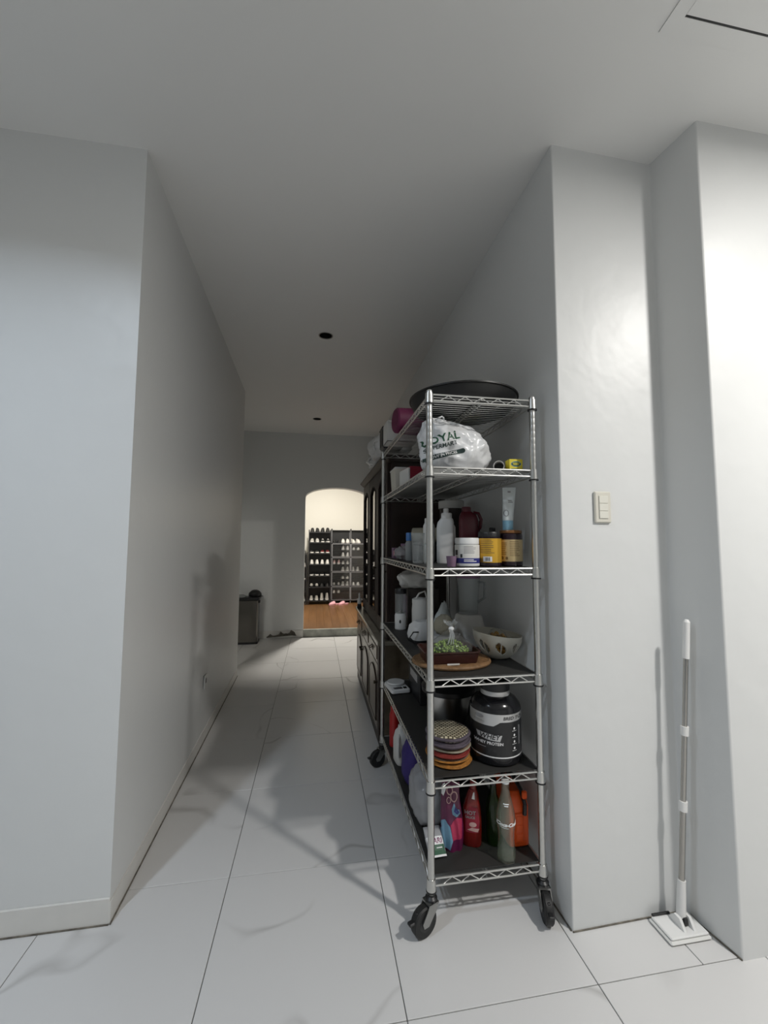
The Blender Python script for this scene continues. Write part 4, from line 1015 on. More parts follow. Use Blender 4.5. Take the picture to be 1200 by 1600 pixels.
decal('small_print', merge(rect(-0.011, 0.009, 0.206, 0.2095), rect(-0.008, 0.007, 0.1995, 0.203)), b, 'white_ink', 0.0006, 0.004)
t = thing('green_glass_bottle', 'green glass bottle standing behind the cola bottle', 'bottle', (1.034, 0.378, z6))
MB().lathe([(0.024, 0), (0.028, 0.004), (0.029, 0.13), (0.026, 0.155), (0.014, 0.185), (0.012, 0.225)], n=32).build('bottle_glass', 'glass_deep', t); MB().lathe([(0.0135, 0.22), (0.0135, 0.24), (0, 0.242)], n=20, cap=(True, False)).build('cap', 'dark_jar', t)
t, b = rbottle('red_sauce_bottle', 'red sauce bottle with a white tipped spout on the bottom shelf', 0.948, 0.390, z6, 0.037, 0.028,
    [(0.92, 0.9, 0, 0), (1, 1, 0.006, 0), (1.02, 1, 0.09, 0), (0.92, 0.95, 0.140, 0), (0.55, 0.65, 0.190, 0.004), (0.38, 0.5, 0.205, 0.005)], 'ketchup', (0.006, 0.0125, 0.203, 0.238, 'ketchup'), aim(0.95, 0.39), e=0.75)
decal('label', shape([(-0.024, 0.055), (0.026, 0.055), (0.030, 0.095), (0.022, 0.145), (-0.006, 0.150), (-0.026, 0.120)]), b, 'red_card', 0.0006, 0.006)
decal('lettering', move(text_polys('HOT', 0.020, 0.0, 0.0006), -0.006, 0.126), b, 'grey_ink', 0.0012, 0.005); decal('lettering', move(text_polys('SAUCE', 0.012, 0.0, 0.0004), -0.006, 0.110), b, 'grey_ink', 0.0012, 0.005)
decal('print', merge(oval(0.004, 0.085, 0.014, 0.009), shape([(-0.018, 0.064), (0.022, 0.058), (0.028, 0.070), (0.0, 0.074)])), b, 'shoe_pink', 0.0012, 0.006)
decal('white_chip', shape([(0.000, 0.176), (0.012, 0.174), (0.011, 0.198), (0.007, 0.198)]), b, 'white_ink', 0.0008, 0.006)
# fabric conditioner pouch
t = thing('softener_pouch', 'purple and pink refill pouch with sky blue print on the bottom shelf', 'pouch', (0.862, 0.385, z6), aim(0.86, 0.38) + 0.05)
rings = []; N = 36
for k in range(15):
    u = k / 14; ww = 0.043 + 0.003 * math.sin(u * 5) - 0.006 * u; th = 0.030 * (1 - u) ** 0.7 + 0.0015 + 0.006 * math.sin(PI * u)
    rings.append([(ww * math.cos(2 * PI * i / N) + 0.003 * math.sin(u * 6), th * math.sin(2 * PI * i / N) * (1 + 0.15 * math.sin(7 * 2 * PI * i / N + u * 5)), 0.240 * u + 0.006 * math.cos(2 * PI * i / N) * (1 - u) * 0) for i in range(N)])
b = MB().loft(rings).build('pouch_body', 'purple_pouch', t, smooth=60)
decal('print_panel', shape([(-0.040, 0.012), (-0.006, 0.006), (0.004, 0.040), (-0.006, 0.090), (-0.024, 0.110), (-0.042, 0.100)]), b, 'sky_ink', 0.001, 0.007)
decal('print_panel', shape([(0.004, 0.040), (0.038, 0.046), (0.040, 0.112), (0.020, 0.122), (-0.004, 0.094)]), b, 'pink_ink', 0.001, 0.007)
decal('print_drop', shape([(0.010, 0.172), (0.001, 0.148), (0.004, 0.130), (0.018, 0.124), (0.034, 0.130), (0.030, 0.145), (0.018, 0.150)]), b, 'sky_ink', 0.001, 0.007)
decal('print_drop', shape([(0.014, 0.160), (0.010, 0.142), (0.022, 0.132), (0.030, 0.136)]), b, 'blue_ink', 0.0016, 0.007)
decal('print_swirl', merge(shape([(-0.036, 0.228), (-0.024, 0.236), (-0.020, 0.216), (-0.030, 0.190), (-0.037, 0.196), (-0.032, 0.212)])), b, 'white_ink', 0.001, 0.006)
for cx, cz, r_ in ((-0.006, 0.212, 0.013), (0.010, 0.192, 0.014), (-0.010, 0.178, 0.009)):
    o1 = [(cx + r_ * math.cos(2 * PI * i / 20), cz + 1.3 * r_ * math.sin(2 * PI * i / 20)) for i in range(20)]; i1 = [(cx + 0.7 * r_ * math.cos(2 * PI * i / 20), cz + 1.0 * r_ * math.sin(2 * PI * i / 20)) for i in range(20)]
    decal('print_swirl', (o1 + i1, [(i, (i + 1) % 20, 20 + (i + 1) % 20, 20 + i) for i in range(20)]), b, 'shoe_pink', 0.001, 0.005)
# detergent sachet leaning back
t = thing('detergent_sachet', 'small green and white detergent sachet at the front of the bottom shelf', 'sachet', (0.790, 0.325, z6 + 0.009), 0.06)
mb = MB(); mb.loft([[(0.034 * math.cos(2 * PI * i / 24) if abs(math.cos(2 * PI * i / 24)) < 0 else 0.034 * math.copysign(abs(math.cos(2 * PI * i / 24)) ** 0.5, math.cos(2 * PI * i / 24)), th * math.sin(2 * PI * i / 24), zz) for i in range(24)] for zz, th in ((0, 0.002), (0.02, 0.008), (0.05, 0.011), (0.08, 0.007), (0.098, 0.002))])
b = mb.build('sachet_body', 'grey_ink', t, smooth=60)
decal('green_field', rect(-0.034, 0.034, 0.002, 0.036), b, 'green_ink', 0.0006, 0.006); decal('white_field', rect(-0.034, 0.034, 0.036, 0.062), b, 'white_ink', 0.0006, 0.006); decal('white_edge', rect(-0.034, 0.034, 0.0, 0.006), b, 'white_ink', 0.0010, 0.006)
decal('lettering', move(text_polys('ARI', 0.023, 0.15, 0.0006), 0.008, 0.047), b, 'purple_ink', 0.0012, 0.005); decal('print', lines(0.0, 0.03, 0.026, 0.005, 1, 0.0025), b, 'white_ink', 0.0012, 0.006)
for ch_ in t.children: ch_.rotation_euler = (math.radians(-52), 0, 0)
# bags and bundles further in
mb = MB(); mb.blob((0, 0, 0.085), (0.076, 0.125, 0.105), 40, 24, e=0.85, amp=0.14, freq=2.4, seed=41, flat=0.78)
single('translucent_bag', mb, 'milky_bag', 'bulky translucent plastic bag behind the post on the bottom shelf', 'bag', (0.822, 0.585, z6), smooth=60)
t = thing('navy_pouch', 'dark blue drawstring pouch on the bottom shelf', 'pouch', (0.835, 0.835, z6))
MB().blob((0, 0, 0.090), (0.072, 0.085, 0.115), 36, 22, e=0.75, amp=0.10, freq=2.2, seed=44, flat=0.76).build('pouch_body', 'navy', t, smooth=60)
MB().tube([(0.03 * math.cos(2 * PI * i / 20), 0.04 * math.sin(2 * PI * i / 20), 0.198 + 0.004 * math.sin(i)) for i in range(20)], 0.005, 6, closed=True).build('drawstring', 'navy', t)
t, b = rbottle('white_handle_jug', 'white plastic jug with a moulded handle on the bottom shelf', 0.795, 1.025, z6, 0.036, 0.055,
    [(0.92, 0.9, 0, 0), (1, 1, 0.006, 0), (1, 1, 0.11, 0), (0.75, 0.8, 0.150, 0), (0.45, 0.4, 0.170, 0)], 'white_matt', (0, 0.016, 0.168, 0.190, 'white_matt'), 0.1, 'jug')
MB().tube([(-0.020, -0.03, 0.150), (-0.036, -0.066, 0.135), (-0.038, -0.072, 0.085), (-0.030, -0.055, 0.050)], 0.008, 8).build('handle', 'white_matt', t)
t = thing('red_thermos', 'slim red bottle at the far end of the bottom shelf', 'bottle', (0.792, 1.20, z6)); MB().lathe([(0.026, 0), (0.029, 0.004), (0.029, 0.175), (0.022, 0.195)], n=28).build('bottle_body', 'red', t); MB().lathe([(0.023, 0.193), (0.023, 0.222), (0, 0.225)], n=24, cap=(True, False)).build('cap', 'red', t)
t = thing('black_bundle', 'black cloth bundle between the red bottle and the navy pouch', 'bundle', (0.915, 1.06, z6)); MB().blob((0, 0, 0.09), (0.075, 0.10, 0.115), 32, 20, e=0.85, amp=0.2, freq=2.5, seed=51, flat=0.75).build('cloth', 'black', t, smooth=60)
MB().tube([(-0.03, -0.05, 0.175), (-0.045, -0.08, 0.155), (-0.055, -0.09, 0.10)], 0.006, 7).build('tie', 'black', t)

# ------------------------------------------------------------------ sideboard with glazed hutch beyond the rack
cx0, cy0, cy1 = 0.746, 1.50, 3.00
co = (0.98, 2.25, 0)
cab = thing('sideboard_hutch', 'dark wooden sideboard with a glazed hutch behind the wire rack', 'cabinet', co, world=True)
low = MB().box(cx0 + 0.02, 1.215, cy0, cy1, 0.06, 0.665).build('base_carcass', 'cabinet', cab)
MB().box(cx0 + 0.012, 1.215, cy0 - 0.004, cy1 + 0.004, 0.0, 0.07, 0.004).build('plinth', 'cabinet_dark', cab)
MB().box(cx0 - 0.012, 1.218, cy0 - 0.008, cy1 + 0.02, 0.665, 0.695, 0.006).build('counter_top', 'counter', cab)
MB().box(cx0, cx0 + 0.02, cy0, cy0 + 0.075, 0.06, 0.665, 0.003).build('corner_stile', 'cabinet_dark', cab)
for k in range(3):
    a, b = 1.585 + k * 0.473, 1.585 + k * 0.473 + 0.460
    d = MB().box(cx0 + 0.004, cx0 + 0.020, a, b, 0.525, 0.655, 0.003).build('drawer', 'cabinet', cab)
    MB().box(cx0 - 0.001, cx0 + 0.005, a + 0.03, b - 0.03, 0.548, 0.634, 0.004).build('drawer_panel', 'cabinet', d, co)
    mb = MB(); ym = (a + b) / 2
    mb.box(cx0 - 0.004, cx0 - 0.0008, ym - 0.034, ym + 0.034, 0.572, 0.606, 0.001)
    mb.tube([(cx0 - 0.003, ym - 0.026, 0.596), (cx0 - 0.020, ym - 0.024, 0.588), (cx0 - 0.022, ym, 0.580), (cx0 - 0.020, ym + 0.024, 0.588), (cx0 - 0.003, ym + 0.026, 0.596)], 0.0035, 6)
    mb.build('drawer_pull', 'brass', d, co)
    dr = MB().box(cx0 + 0.006, cx0 + 0.020, a, b, 0.080, 0.515, 0.003).build('door', 'cabinet', cab)
    # raised arched panel
    pts = [(a + 0.065, 0.135), (b - 0.065, 0.135), (b - 0.065, 0.395)]
    for i in range(1, 12):
        s = i / 12; yy = b - 0.065 - s * (b - a - 0.13); pts.append((yy, 0.395 + 0.070 * math.sin(PI * s) ** 0.8))
    pts.append((a + 0.065, 0.395))
    MB().prism(pts, cx0 + 0.0008, cx0 + 0.0062, 'x').build('raised_panel', 'cabinet', dr, co)
    mb = MB(); mb.tube([(cx0 + 0.004, u, v) for u, v in pts], 0.006, 6, closed=True); mb.build('panel_moulding', 'cabinet_dark', dr, co)
    mb = MB(); yk = a + 0.030 if k != 1 else b - 0.03
    mb.lathe([(0.006, 0), (0.006, 0.012), (0.012, 0.018), (0.009, 0.026), (0, 0.027)], (cx0 + 0.006, yk, 0.40), 14, rot=Matrix.Rotation(-PI / 2, 3, 'Y')); mb.build('knob', 'brass', dr, co)
hx = 0.800
# hutch: sides, back, top, shelves, doors
mb = MB(); mb.box(hx + 0.02, 1.215, cy0, cy0 + 0.02, 0.695, 1.93); mb.build('hutch_side', 'cabinet_dark', cab)
mb = MB(); mb.box(hx + 0.02, 1.215, cy1 - 0.06, cy1 - 0.04, 0.695, 1.93); mb.build('hutch_side', 'cabinet_dark', cab)
MB().box(1.205, 1.215, cy0 + 0.02, cy1 - 0.06, 0.695, 1.93).build('hutch_back', 'cabinet_dark', cab)
MB().box(hx + 0.02, 1.205, cy0 + 0.02, cy1 - 0.06, 1.91, 1.93).build('hutch_roof', 'cabinet_dark', cab)
for zz in (0.70, 1.10, 1.50): MB().box(hx + 0.03, 1.205, cy0 + 0.02, cy1 - 0.06, zz, zz + 0.018).build('hutch_shelf', 'cabinet_dark', cab)
mb = MB()
mb.prism([(hx - 0.030, 1.955), (hx - 0.030, 1.945), (hx + 0.0, 1.918), (hx + 0.02, 1.905), (1.216, 1.905), (1.216, 1.955)], cy0 - 0.012, cy1 - 0.022, 'y'); mb.build('crown_moulding', 'cabinet_dark', cab, smooth=0)
for k in range(3):
    a, b = 1.522 + k * 0.474, 1.522 + k * 0.474 + 0.468
    dr = None
    z0, z1, fr = 0.705, 1.900, 0.085
    # frame with an arched opening
    inner = [(a + fr, z0 + 0.10), (b - fr, z0 + 0.10), (b - fr, z1 - 0.14)]
    for i in range(1, 12):
        s = i / 12; inner.append((b - fr - s * (b - a - 2 * fr), z1 - 0.14 + 0.065 * math.sin(PI * s)))
    inner.append((a + fr, z1 - 0.14))
    mb = MB()
    mb.box(hx, hx + 0.020, a, a + fr, z0, z1); mb.box(hx, hx + 0.020, b - fr, b, z0, z1); mb.box(hx, hx + 0.020, a + fr, b - fr, z0, z0 + 0.10)
    topp = [(b - fr, z1), (a + fr, z1)] + list(reversed(inner[2:]))
    mb.prism(topp, hx, hx + 0.020, 'x')
    dr = mb.build('glazed_door', 'cabinet_dark', cab, smooth=0)
    MB().prism(inner, hx + 0.008, hx + 0.011, 'x').build('glass_pane', 'pane', dr, co, smooth=0)
    mb = MB(); mb.tube([(hx - 0.001, u, v) for u, v in inner], 0.005, 6, closed=True); mb.build('glazing_bead', 'cabinet_dark', dr, co)
    mb = MB(); mb.lathe([(0.005, 0), (0.005, 0.012), (0.011, 0.018), (0.008, 0.025), (0, 0.026)], (hx, a + 0.03, 1.15), 14, rot=Matrix.Rotation(-PI / 2, 3, 'Y')); mb.build('knob', 'brass', dr, co)
t = thing('white_figurine', 'small white figurine on a dark foot at the end of the sideboard counter', 'figurine', (0.764, 2.93, 0.6955))
MB().lathe([(0.022, 0), (0.024, 0.004), (0.020, 0.034), (0.018, 0.040)], n=18).build('pedestal', 'black', t)
MB().lathe([(0.018, 0.040), (0.021, 0.055), (0.019, 0.080), (0.010, 0.095), (0.008, 0.120), (0.011, 0.132), (0.007, 0.146), (0, 0.150)], n=18, cap=(True, False)).build('figure', 'porcelain', t)
MB().tube([(-0.026, 0, 0.084), (0, -0.006, 0.088), (0.024, 0, 0.084)], 0.007, 7).build('arms', 'porcelain', t)
def sagbag(name, label, x, y, z, rad, seed, m):
    mb = MB(); mb.blob((0, 0, rad[2] * 0.8), rad, 40, 24, e=0.9, amp=0.22, freq=2.6, seed=seed, flat=0.8)
    t = thing(name, label, 'bag', (x, y, z)); mb.build('bag_body', m, t, smooth=60)
    return t
t = sagbag('stuffed_plastic_bag', 'stuffed pale plastic bag on top of the hutch next to the rack', 0.835, 1.66, 1.9553, (0.145, 0.15, 0.095), 61, 'grey_bag')
MB().tube([(-0.12, -0.10, 0.09), (-0.13, -0.12, 0.06), (-0.12, -0.11, 0.03)], 0.006, 6).build('handle', 'grey_bag', t)
t = sagbag('slumped_plastic_bag', 'low slumped plastic bag farther along the hutch top', 0.875, 2.05, 1.9553, (0.145, 0.20, 0.070), 66, 'grey_bag')
MB().tube([(-0.13, -0.06, 0.06), (-0.150, -0.09, 0.04), (-0.148, -0.12, 0.012), (-0.12, -0.13, 0.006)], 0.006, 6).build('handle', 'white_bag', t)

# ------------------------------------------------------------------ bin by the back wall
bn = thing('step_bin', 'brushed steel rectangular bin with a black lid by the back wall', 'bin', (-0.605, 4.62, 0))
MB().loft([rr(0.180, 0.105, 0.02, 0.025), rr(0.180, 0.105, 0.02, 0.565)]).build('bin_body', 'steel_bin', bn)
MB().loft([rr(0.184, 0.109, 0.022, 0.0), rr(0.184, 0.109, 0.022, 0.028)]).build('base_rim', 'black', bn)
MB().loft([rr(0.182, 0.107, 0.02, 0.565), rr(0.198, 0.118, 0.02, 0.580), rr(0.198, 0.118, 0.02, 0.600), rr(0.190, 0.112, 0.02, 0.606)]).build('lid', 'black', bn)
MB().box(0.181, 0.196, -0.03, 0.03, 0.525, 0.56, 0.003).build('latch', 'black', bn)
t = thing('baseball_cap', 'black cap lying on the lid of the steel bin', 'cap', (-0.485, 4.65, 0.6065), 0.2)
MB().blob((0, 0, 0.03), (0.085, 0.075, 0.062), 28, 16, amp=0.08, freq=2, seed=71, flat=0.48).build('crown', 'black', t, smooth=60)
MB().loft([[(0.06 + 0.05 * math.cos(q), 0.062 * math.sin(q), zz) for q in [2 * PI * i / 20 for i in range(20)]] for zz in (0.0, 0.005)]).build('brim', 'black', t)
mb = MB(); mb.blob((0, 0, 0.018), (0.075, 0.05, 0.024), 28, 12, amp=0.3, freq=4, seed=73, flat=0.74)
single('crumpled_plastic', mb, 'milky', 'crumpled clear plastic wrapper beside the cap on the bin', 'wrapper', (-0.66, 4.55, 0.6065), smooth=60)

# ------------------------------------------------------------------ shoes
def shoe_mesh(kind):
    """returns sole and upper meshes; toe towards -Y, heel at +Y, length 0.26"""
    N = 20; L = 0.26
    def outline(k, w):
        out = []
        for i in range(N):
            a = 2 * PI * i / N; c, s = math.cos(a), math.sin(a)
            wid = w * (1.0 if s < 0 else 0.86) * (1 - 0.10 * (1 - abs(s)))
            out.append((wid * math.copysign(abs(c) ** 0.8, c) * k, L / 2 * s * (0.5 + 0.5 * k) * (1 if k > 0.99 else 1)))
        return out
    base = outline(1, 0.046)
    sole = MB().loft([[(x * 0.94, y * 0.97, 0) for x, y in base], [(x, y, 0.006) for x, y in base], [(x, y, 0.026) for x, y in base], [(x * 0.96, y * 0.98, 0.028) for x, y in base]]).mesh('sole', smooth=40)
    hgt = {'sneaker': 0.085, 'high': 0.135, 'slip': 0.062, 'flat': 0.048}[kind]
    rings = []
    for u in (0.0, 0.2, 0.45, 0.7, 0.88, 1.0):
        ring = []
        for x, y in base:
            k = 1 - 0.42 * u ** 1.6
            yb = y * (1 - 0.10 * u)
            if y < 0: yb = y * (1 - 0.80 * u ** 0.9)     # the toe box slopes back to the opening
            ring.append((x * k * 0.95, yb * 0.97 + 0.0, 0.026 + (hgt - 0.026) * u + (0.012 * u if y > 0.08 else 0)))
        rings.append(ring)
    r2 = [(x * 0.80, (y - 0.03) * 0.85 + 0.03, z - 0.004) for x, y, z in rings[-1]]
    r3 = [(x * 0.75, (y - 0.03) * 0.80 + 0.03, 0.035) for x, y, z in rings[-1]]
    upper = MB().loft(rings + [r2, r3], cap=(False, True)).mesh('upper', smooth=50)
    mb = MB()
    for k in range(3):
        yy = -0.060 + k * 0.024; zz = 0.026 + (hgt - 0.026) * (0.62 + 0.16 * k)
        mb.tube([(-0.020, yy, zz - 0.004), (0, yy - 0.004, zz + 0.005), (0.020, yy, zz - 0.004)], 0.0035, 5)
    lace = mb.mesh('laces', smooth=40)
    return sole, upper, lace
SM = {k: shoe_mesh(k) for k in ('sneaker', 'high', 'slip', 'flat')}
def mesh_with(me, m, cache={}):
    k = (me.name, m)
    if k not in cache:
        c = me.copy(); c.materials.clear(); c.materials.append(M[m]); cache[k] = c
    return cache[k]
def shoe(kind, x, y, z, ang, um, sm, label, group=None, tilt=0.0, s=1.0, name=None, lm=None):
    t = thing(name or {'sneaker': 'sneaker', 'high': 'high_top_shoe', 'slip': 'slip_on_shoe', 'flat': 'flat_shoe'}[kind], label, 'shoe', (x, y, z), ang, group)
    t.rotation_euler = (tilt, 0, ang); t.scale = (s, s, s)
    for nm, me, m in (('sole', SM[kind][0], sm), ('upper', SM[kind][1], um)) + ((('laces', SM[kind][2], lm),) if lm else ()):
        o = bpy.data.objects.new(nm, mesh_with(me, m)); C.objects.link(o); o.parent = t
    return t

# open black shoe rack
lx0, lx1, ly0, ly1 = 0.190, 0.622, 7.16, 7.44
TIER = [1.549, 1.340, 1.124, 0.903, 0.674, 0.452, 0.186]
rk = thing('shoe_rack', 'tall open black shoe rack left of the cube cabinet in the shoe room', 'shoe rack', ((lx0 + lx1) / 2, (ly0 + ly1) / 2, ZF), world=True)
for (x, y) in ((lx0, ly0), (lx1, ly0), (lx0, ly1), (lx1, ly1)): MB().box(x - 0.009, x + 0.009, y - 0.009, y + 0.009, ZF + 0.0005, 1.60, 0.002).build('upright', 'cube_black', rk)
for z in TIER:
    MB().box(lx0 + 0.009, lx1 - 0.009, ly0, ly1, z - 0.012, z, 0.002).build('tier', 'cube_black', rk)
    MB().box(lx0 + 0.009, lx1 - 0.009, ly0 - 0.008, ly0 - 0.001, z - 0.014, z + 0.008, 0.001).build('front_rail', 'cube_black', rk)
MB().box(lx0, lx1, ly1 + 0.009, ly1 + 0.013, ZF + 0.05, 1.545).build('back_sheet', 'cube_black', rk)
T_ = ['top', 'second', 'third', 'fourth', 'fifth', 'sixth', 'lowest']
LR = ('left', 'right')
def pair(kind, xc, ti, um, sm, desc, where, dx=0.050, ang=PI, **k):
    for s in (0, 1):
        shoe(kind, xc + (-dx if s == 0 else dx), (ly0 + ly1) / 2 - 0.0, TIER[ti] + 0.0005, ang + (0.06 if s else -0.06), um, sm,
             f'{LR[s]} {desc} on the {T_[ti]} tier of the open rack, {where}', 'shoes on the open black rack', **k)
A_, B_ = 0.302, 0.510
pair('sneaker', A_, 0, 'shoe_black', 'sole_dark', 'black sneaker', 'arch side', ang=0.05)
pair('sneaker', B_, 0, 'shoe_black', 'sole_dark', 'black chunky trainer', 'cabinet side', ang=-0.05, s=1.05)
pair('sneaker', A_, 1, 'shoe_grey', 'sole_white', 'grey and white sneaker', 'arch side', ang=0.0, lm='sole_white')
pair('sneaker', B_, 1, 'shoe_black', 'sole_white', 'black and white sneaker', 'cabinet side', ang=0.1, lm='sole_white')
pair('slip', A_, 2, 'shoe_black', 'sole_white', 'black slip-on', 'arch side', ang=0.0)
pair('slip', B_, 2, 'shoe_maroon', 'sole_white', 'maroon slip-on', 'cabinet side', ang=0.0)
pair('sneaker', A_, 3, 'shoe_white', 'sole_white', 'white sneaker', 'arch side')
pair('sneaker', B_, 3, 'shoe_white', 'sole_white', 'off-white sneaker', 'cabinet side')
pair('flat', A_, 4, 'shoe_black', 'sole_white', 'black white-soled flat', 'arch side', ang=0.0)
pair('flat', B_, 4, 'shoe_black', 'sole_white', 'black white-toed flat', 'cabinet side', ang=0.0)
pair('slip', A_, 5, 'shoe_grey', 'sole_dark', 'dark grey slip-on', 'arch side')
pair('slip', B_, 5, 'shoe_black', 'sole_dark', 'black loafer', 'cabinet side')
pair('sneaker', A_, 6, 'shoe_grey', 'sole_white', 'light grey sneaker', 'arch side')
pair('high', B_, 6, 'shoe_grey', 'sole_white', 'pale high-top', 'cabinet side')
# half hidden rack behind the arch's left edge
r2 = thing('low_shoe_rack', 'black shoe rack half hidden by the left edge of the arch', 'shoe rack', (-0.08, 7.30, ZF), world=True)
for x in (-0.28, 0.150):
    for y in (7.16, 7.44): MB().box(x - 0.009, x + 0.009, y - 0.009, y + 0.009, ZF + 0.0005, 1.14, 0.002).build('upright', 'cube_black', r2)
for z in (1.10, 0.85, 0.60, 0.36, 0.17): MB().box(-0.271, 0.141, 7.16, 7.44, z - 0.012, z, 0.002).build('tier', 'cube_black', r2)
MB().box(-0.28, 0.15, 7.449, 7.453, ZF + 0.05, 1.09).build('back_sheet', 'cube_black', r2)
for z, um, sm, d in ((1.10, 'shoe_black', 'sole_dark', 'black'), (0.85, 'shoe_white', 'sole_white', 'white'), (0.60, 'shoe_black', 'sole_white', 'black and white'), (0.17, 'shoe_grey', 'sole_white', 'grey')):
    shoe('sneaker', 0.09, 7.30, z + 0.0005, 0.0 if d != 'white' else PI, um, sm, f'{d} sneaker on the rack half hidden by the arch edge', 'shoes on the half hidden rack')

# cube cabinet with clear doors
qx, qy0, qy1 = 0.648, 7.31, 7.63
CW = 0.392
LV = [1.611, 1.326, 1.043, 0.746, 0.450, 0.165]
MID = [None, 1.185, 0.895, 0.595, 0.305]
qc = thing('cube_shoe_cabinet', 'black cube shoe cabinet with clear doors in the shoe room', 'shoe cabinet', (qx + CW, (qy0 + qy1) / 2, ZF), world=True)
NC = 3
for c in range(NC + 1):
    x = qx + c * CW
    MB().box(x - 0.003, x + 0.003, qy0 + 0.006, qy1, LV[-1] if c not in (0, NC) else LV[-1], LV[0] if False else LV[1] if c not in (0,) else LV[1]).build('side_panel', 'cube_black', qc)
    for y in (qy0, qy1): MB().box(x - 0.007, x + 0.007, y - 0.007, y + 0.007, ZF + 0.0005, LV[0] - 0.008, 0.002).build('rod', 'cube_frame', qc)
    for z in LV: MB().blob((x, qy0, z - (0.0 if z != LV[0] else 0.0)), (0.016, 0.014, 0.016), 12, 8).build('connector', 'cube_black', qc)
MB().box(qx, qx + NC * CW, qy1 - 0.002, qy1 + 0.003, LV[-1], LV[0] - 0.01).build('back_panel', 'cube_black', qc)
for c in range(NC):
    x0, x1 = qx + c * CW + 0.003, qx + (c + 1) * CW - 0.003
    for li, z in enumerate(LV[1:]):
        MB().box(x0, x1, qy0 + 0.006, qy1 - 0.002, z - 0.005, z).build('shelf_panel', 'cube_black', qc)
        MB().box(x0 + 0.004, x1 - 0.004, qy0 - 0.004, qy0 + 0.004, z - 0.007, z + 0.002, 0.001).build('front_bar', 'cube_frame', qc)
        if li < 4:
            zt, zb, zm = z - 0.008, LV[li + 2] + 0.003, MID[li + 1]
            MB().box(x0, x1, qy0 + 0.03, qy1 - 0.002, zm - 0.004, zm).build('half_shelf', 'cube_black', qc)
            if c < 2:
                d = MB().box(x0 + 0.014, x1 - 0.014, qy0 - 0.010, qy0 - 0.008, zb + 0.012, zt - 0.012).build('door', 'door_clear', qc, smooth=0)
                mb = MB(); fr = 0.009
                mb.box(x0 + 0.005, x1 - 0.005, qy0 - 0.012, qy0 - 0.006, zb + 0.003, zb + 0.012); mb.box(x0 + 0.005, x1 - 0.005, qy0 - 0.012, qy0 - 0.006, zt - 0.012, zt - 0.003)
                mb.box(x0 + 0.005, x0 + 0.014, qy0 - 0.012, qy0 - 0.006, zb + 0.012, zt - 0.012); mb.box(x1 - 0.014, x1 - 0.005, qy0 - 0.012, qy0 - 0.006, zb + 0.012, zt - 0.012)
                mb.build('door_frame', 'cube_frame', d, (qx + CW, (qy0 + qy1) / 2, ZF))
MB().box(qx, qx + NC * CW, qy0 + 0.25, qy1 + 0.003, LV[0] - 0.012, LV[0] - 0.006).build('top_panel', 'cube_black', qc)
COLN = ('left', 'middle')
def qpair(kind, c, xf, z, um, sm, desc, where, dx=0.048, ang=PI, **k):
    xc = qx + c * CW + xf * CW
    for s in (0, 1):
        shoe(kind, xc + (-dx if s == 0 else dx), (qy0 + qy1) / 2 + 0.005, z + 0.0006, ang, um, sm,
             f'{LR[s]} {desc} {where}', 'shoes in the cube cabinet', **k)
qpair('sneaker', 0, 0.74, LV[1], 'shoe_white', 'sole_white', 'white round-toed sneaker', 'on the open top of the cube cabinet, left column', ang=0.0)
qpair('slip', 0, 0.28, LV[1], 'shoe_black', 'sole_dark', 'black ankle boot', 'on the open top of the cube cabinet, left column')
qpair('sneaker', 1, 0.28, LV[1], 'shoe_white', 'sole_white', 'white sneaker', 'on the open top of the cube cabinet, middle column', ang=0.2, dx=0.055)
qpair('sneaker', 0, 0.74, MID[1], 'shoe_white', 'sole_white', 'white sneaker', 'in the upper half of the first clear box, left column', )
qpair('sneaker', 0, 0.74, LV[2], 'shoe_white', 'sole_white', 'off-white sneaker', 'in the lower half of the first clear box, left column')
qpair('flat', 1, 0.30, MID[1], 'shoe_white', 'sole_white', 'white flat', 'in the first clear box of the cube cabinet, middle column')
qpair('sneaker', 0, 0.27, MID[2], 'shoe_pink', 'sole_white', 'dusty pink sneaker', 'in the second clear box of the cube cabinet, left column')
qpair('slip', 0, 0.74, MID[2], 'shoe_grey', 'sole_white', 'grey slip-on', 'in the second clear box of the cube cabinet, left column')
qpair('sneaker', 0, 0.74, LV[3], 'shoe_grey', 'sole_white', 'grey sneaker', 'at the bottom of the second clear box of the cube cabinet')
qpair('sneaker', 1, 0.28, LV[3], 'shoe_grey', 'sole_white', 'grey sneaker', 'in the second clear box of the cube cabinet, middle column')
qpair('flat', 0, 0.74, MID[3], 'shoe_grey', 'sole_white', 'pale grey flat', 'in the upper half of the third clear box')
qpair('slip', 0, 0.27, LV[4], 'shoe_grey', 'sole_dark', 'dark grey slip-on', 'at the bottom of the third clear box of the cube cabinet')
qpair('sneaker', 0, 0.74, LV[4], 'shoe_grey', 'sole_white', 'grey trainer', 'at the bottom of the third clear box of the cube cabinet')
qpair('slip', 1, 0.30, LV[4], 'shoe_white', 'sole_white', 'white slip-on', 'in the third clear box of the cube cabinet, middle column')
qpair('flat', 0, 0.27, MID[4], 'shoe_white', 'sole_white', 'white ballerina', 'in the lowest clear box of the cube cabinet')
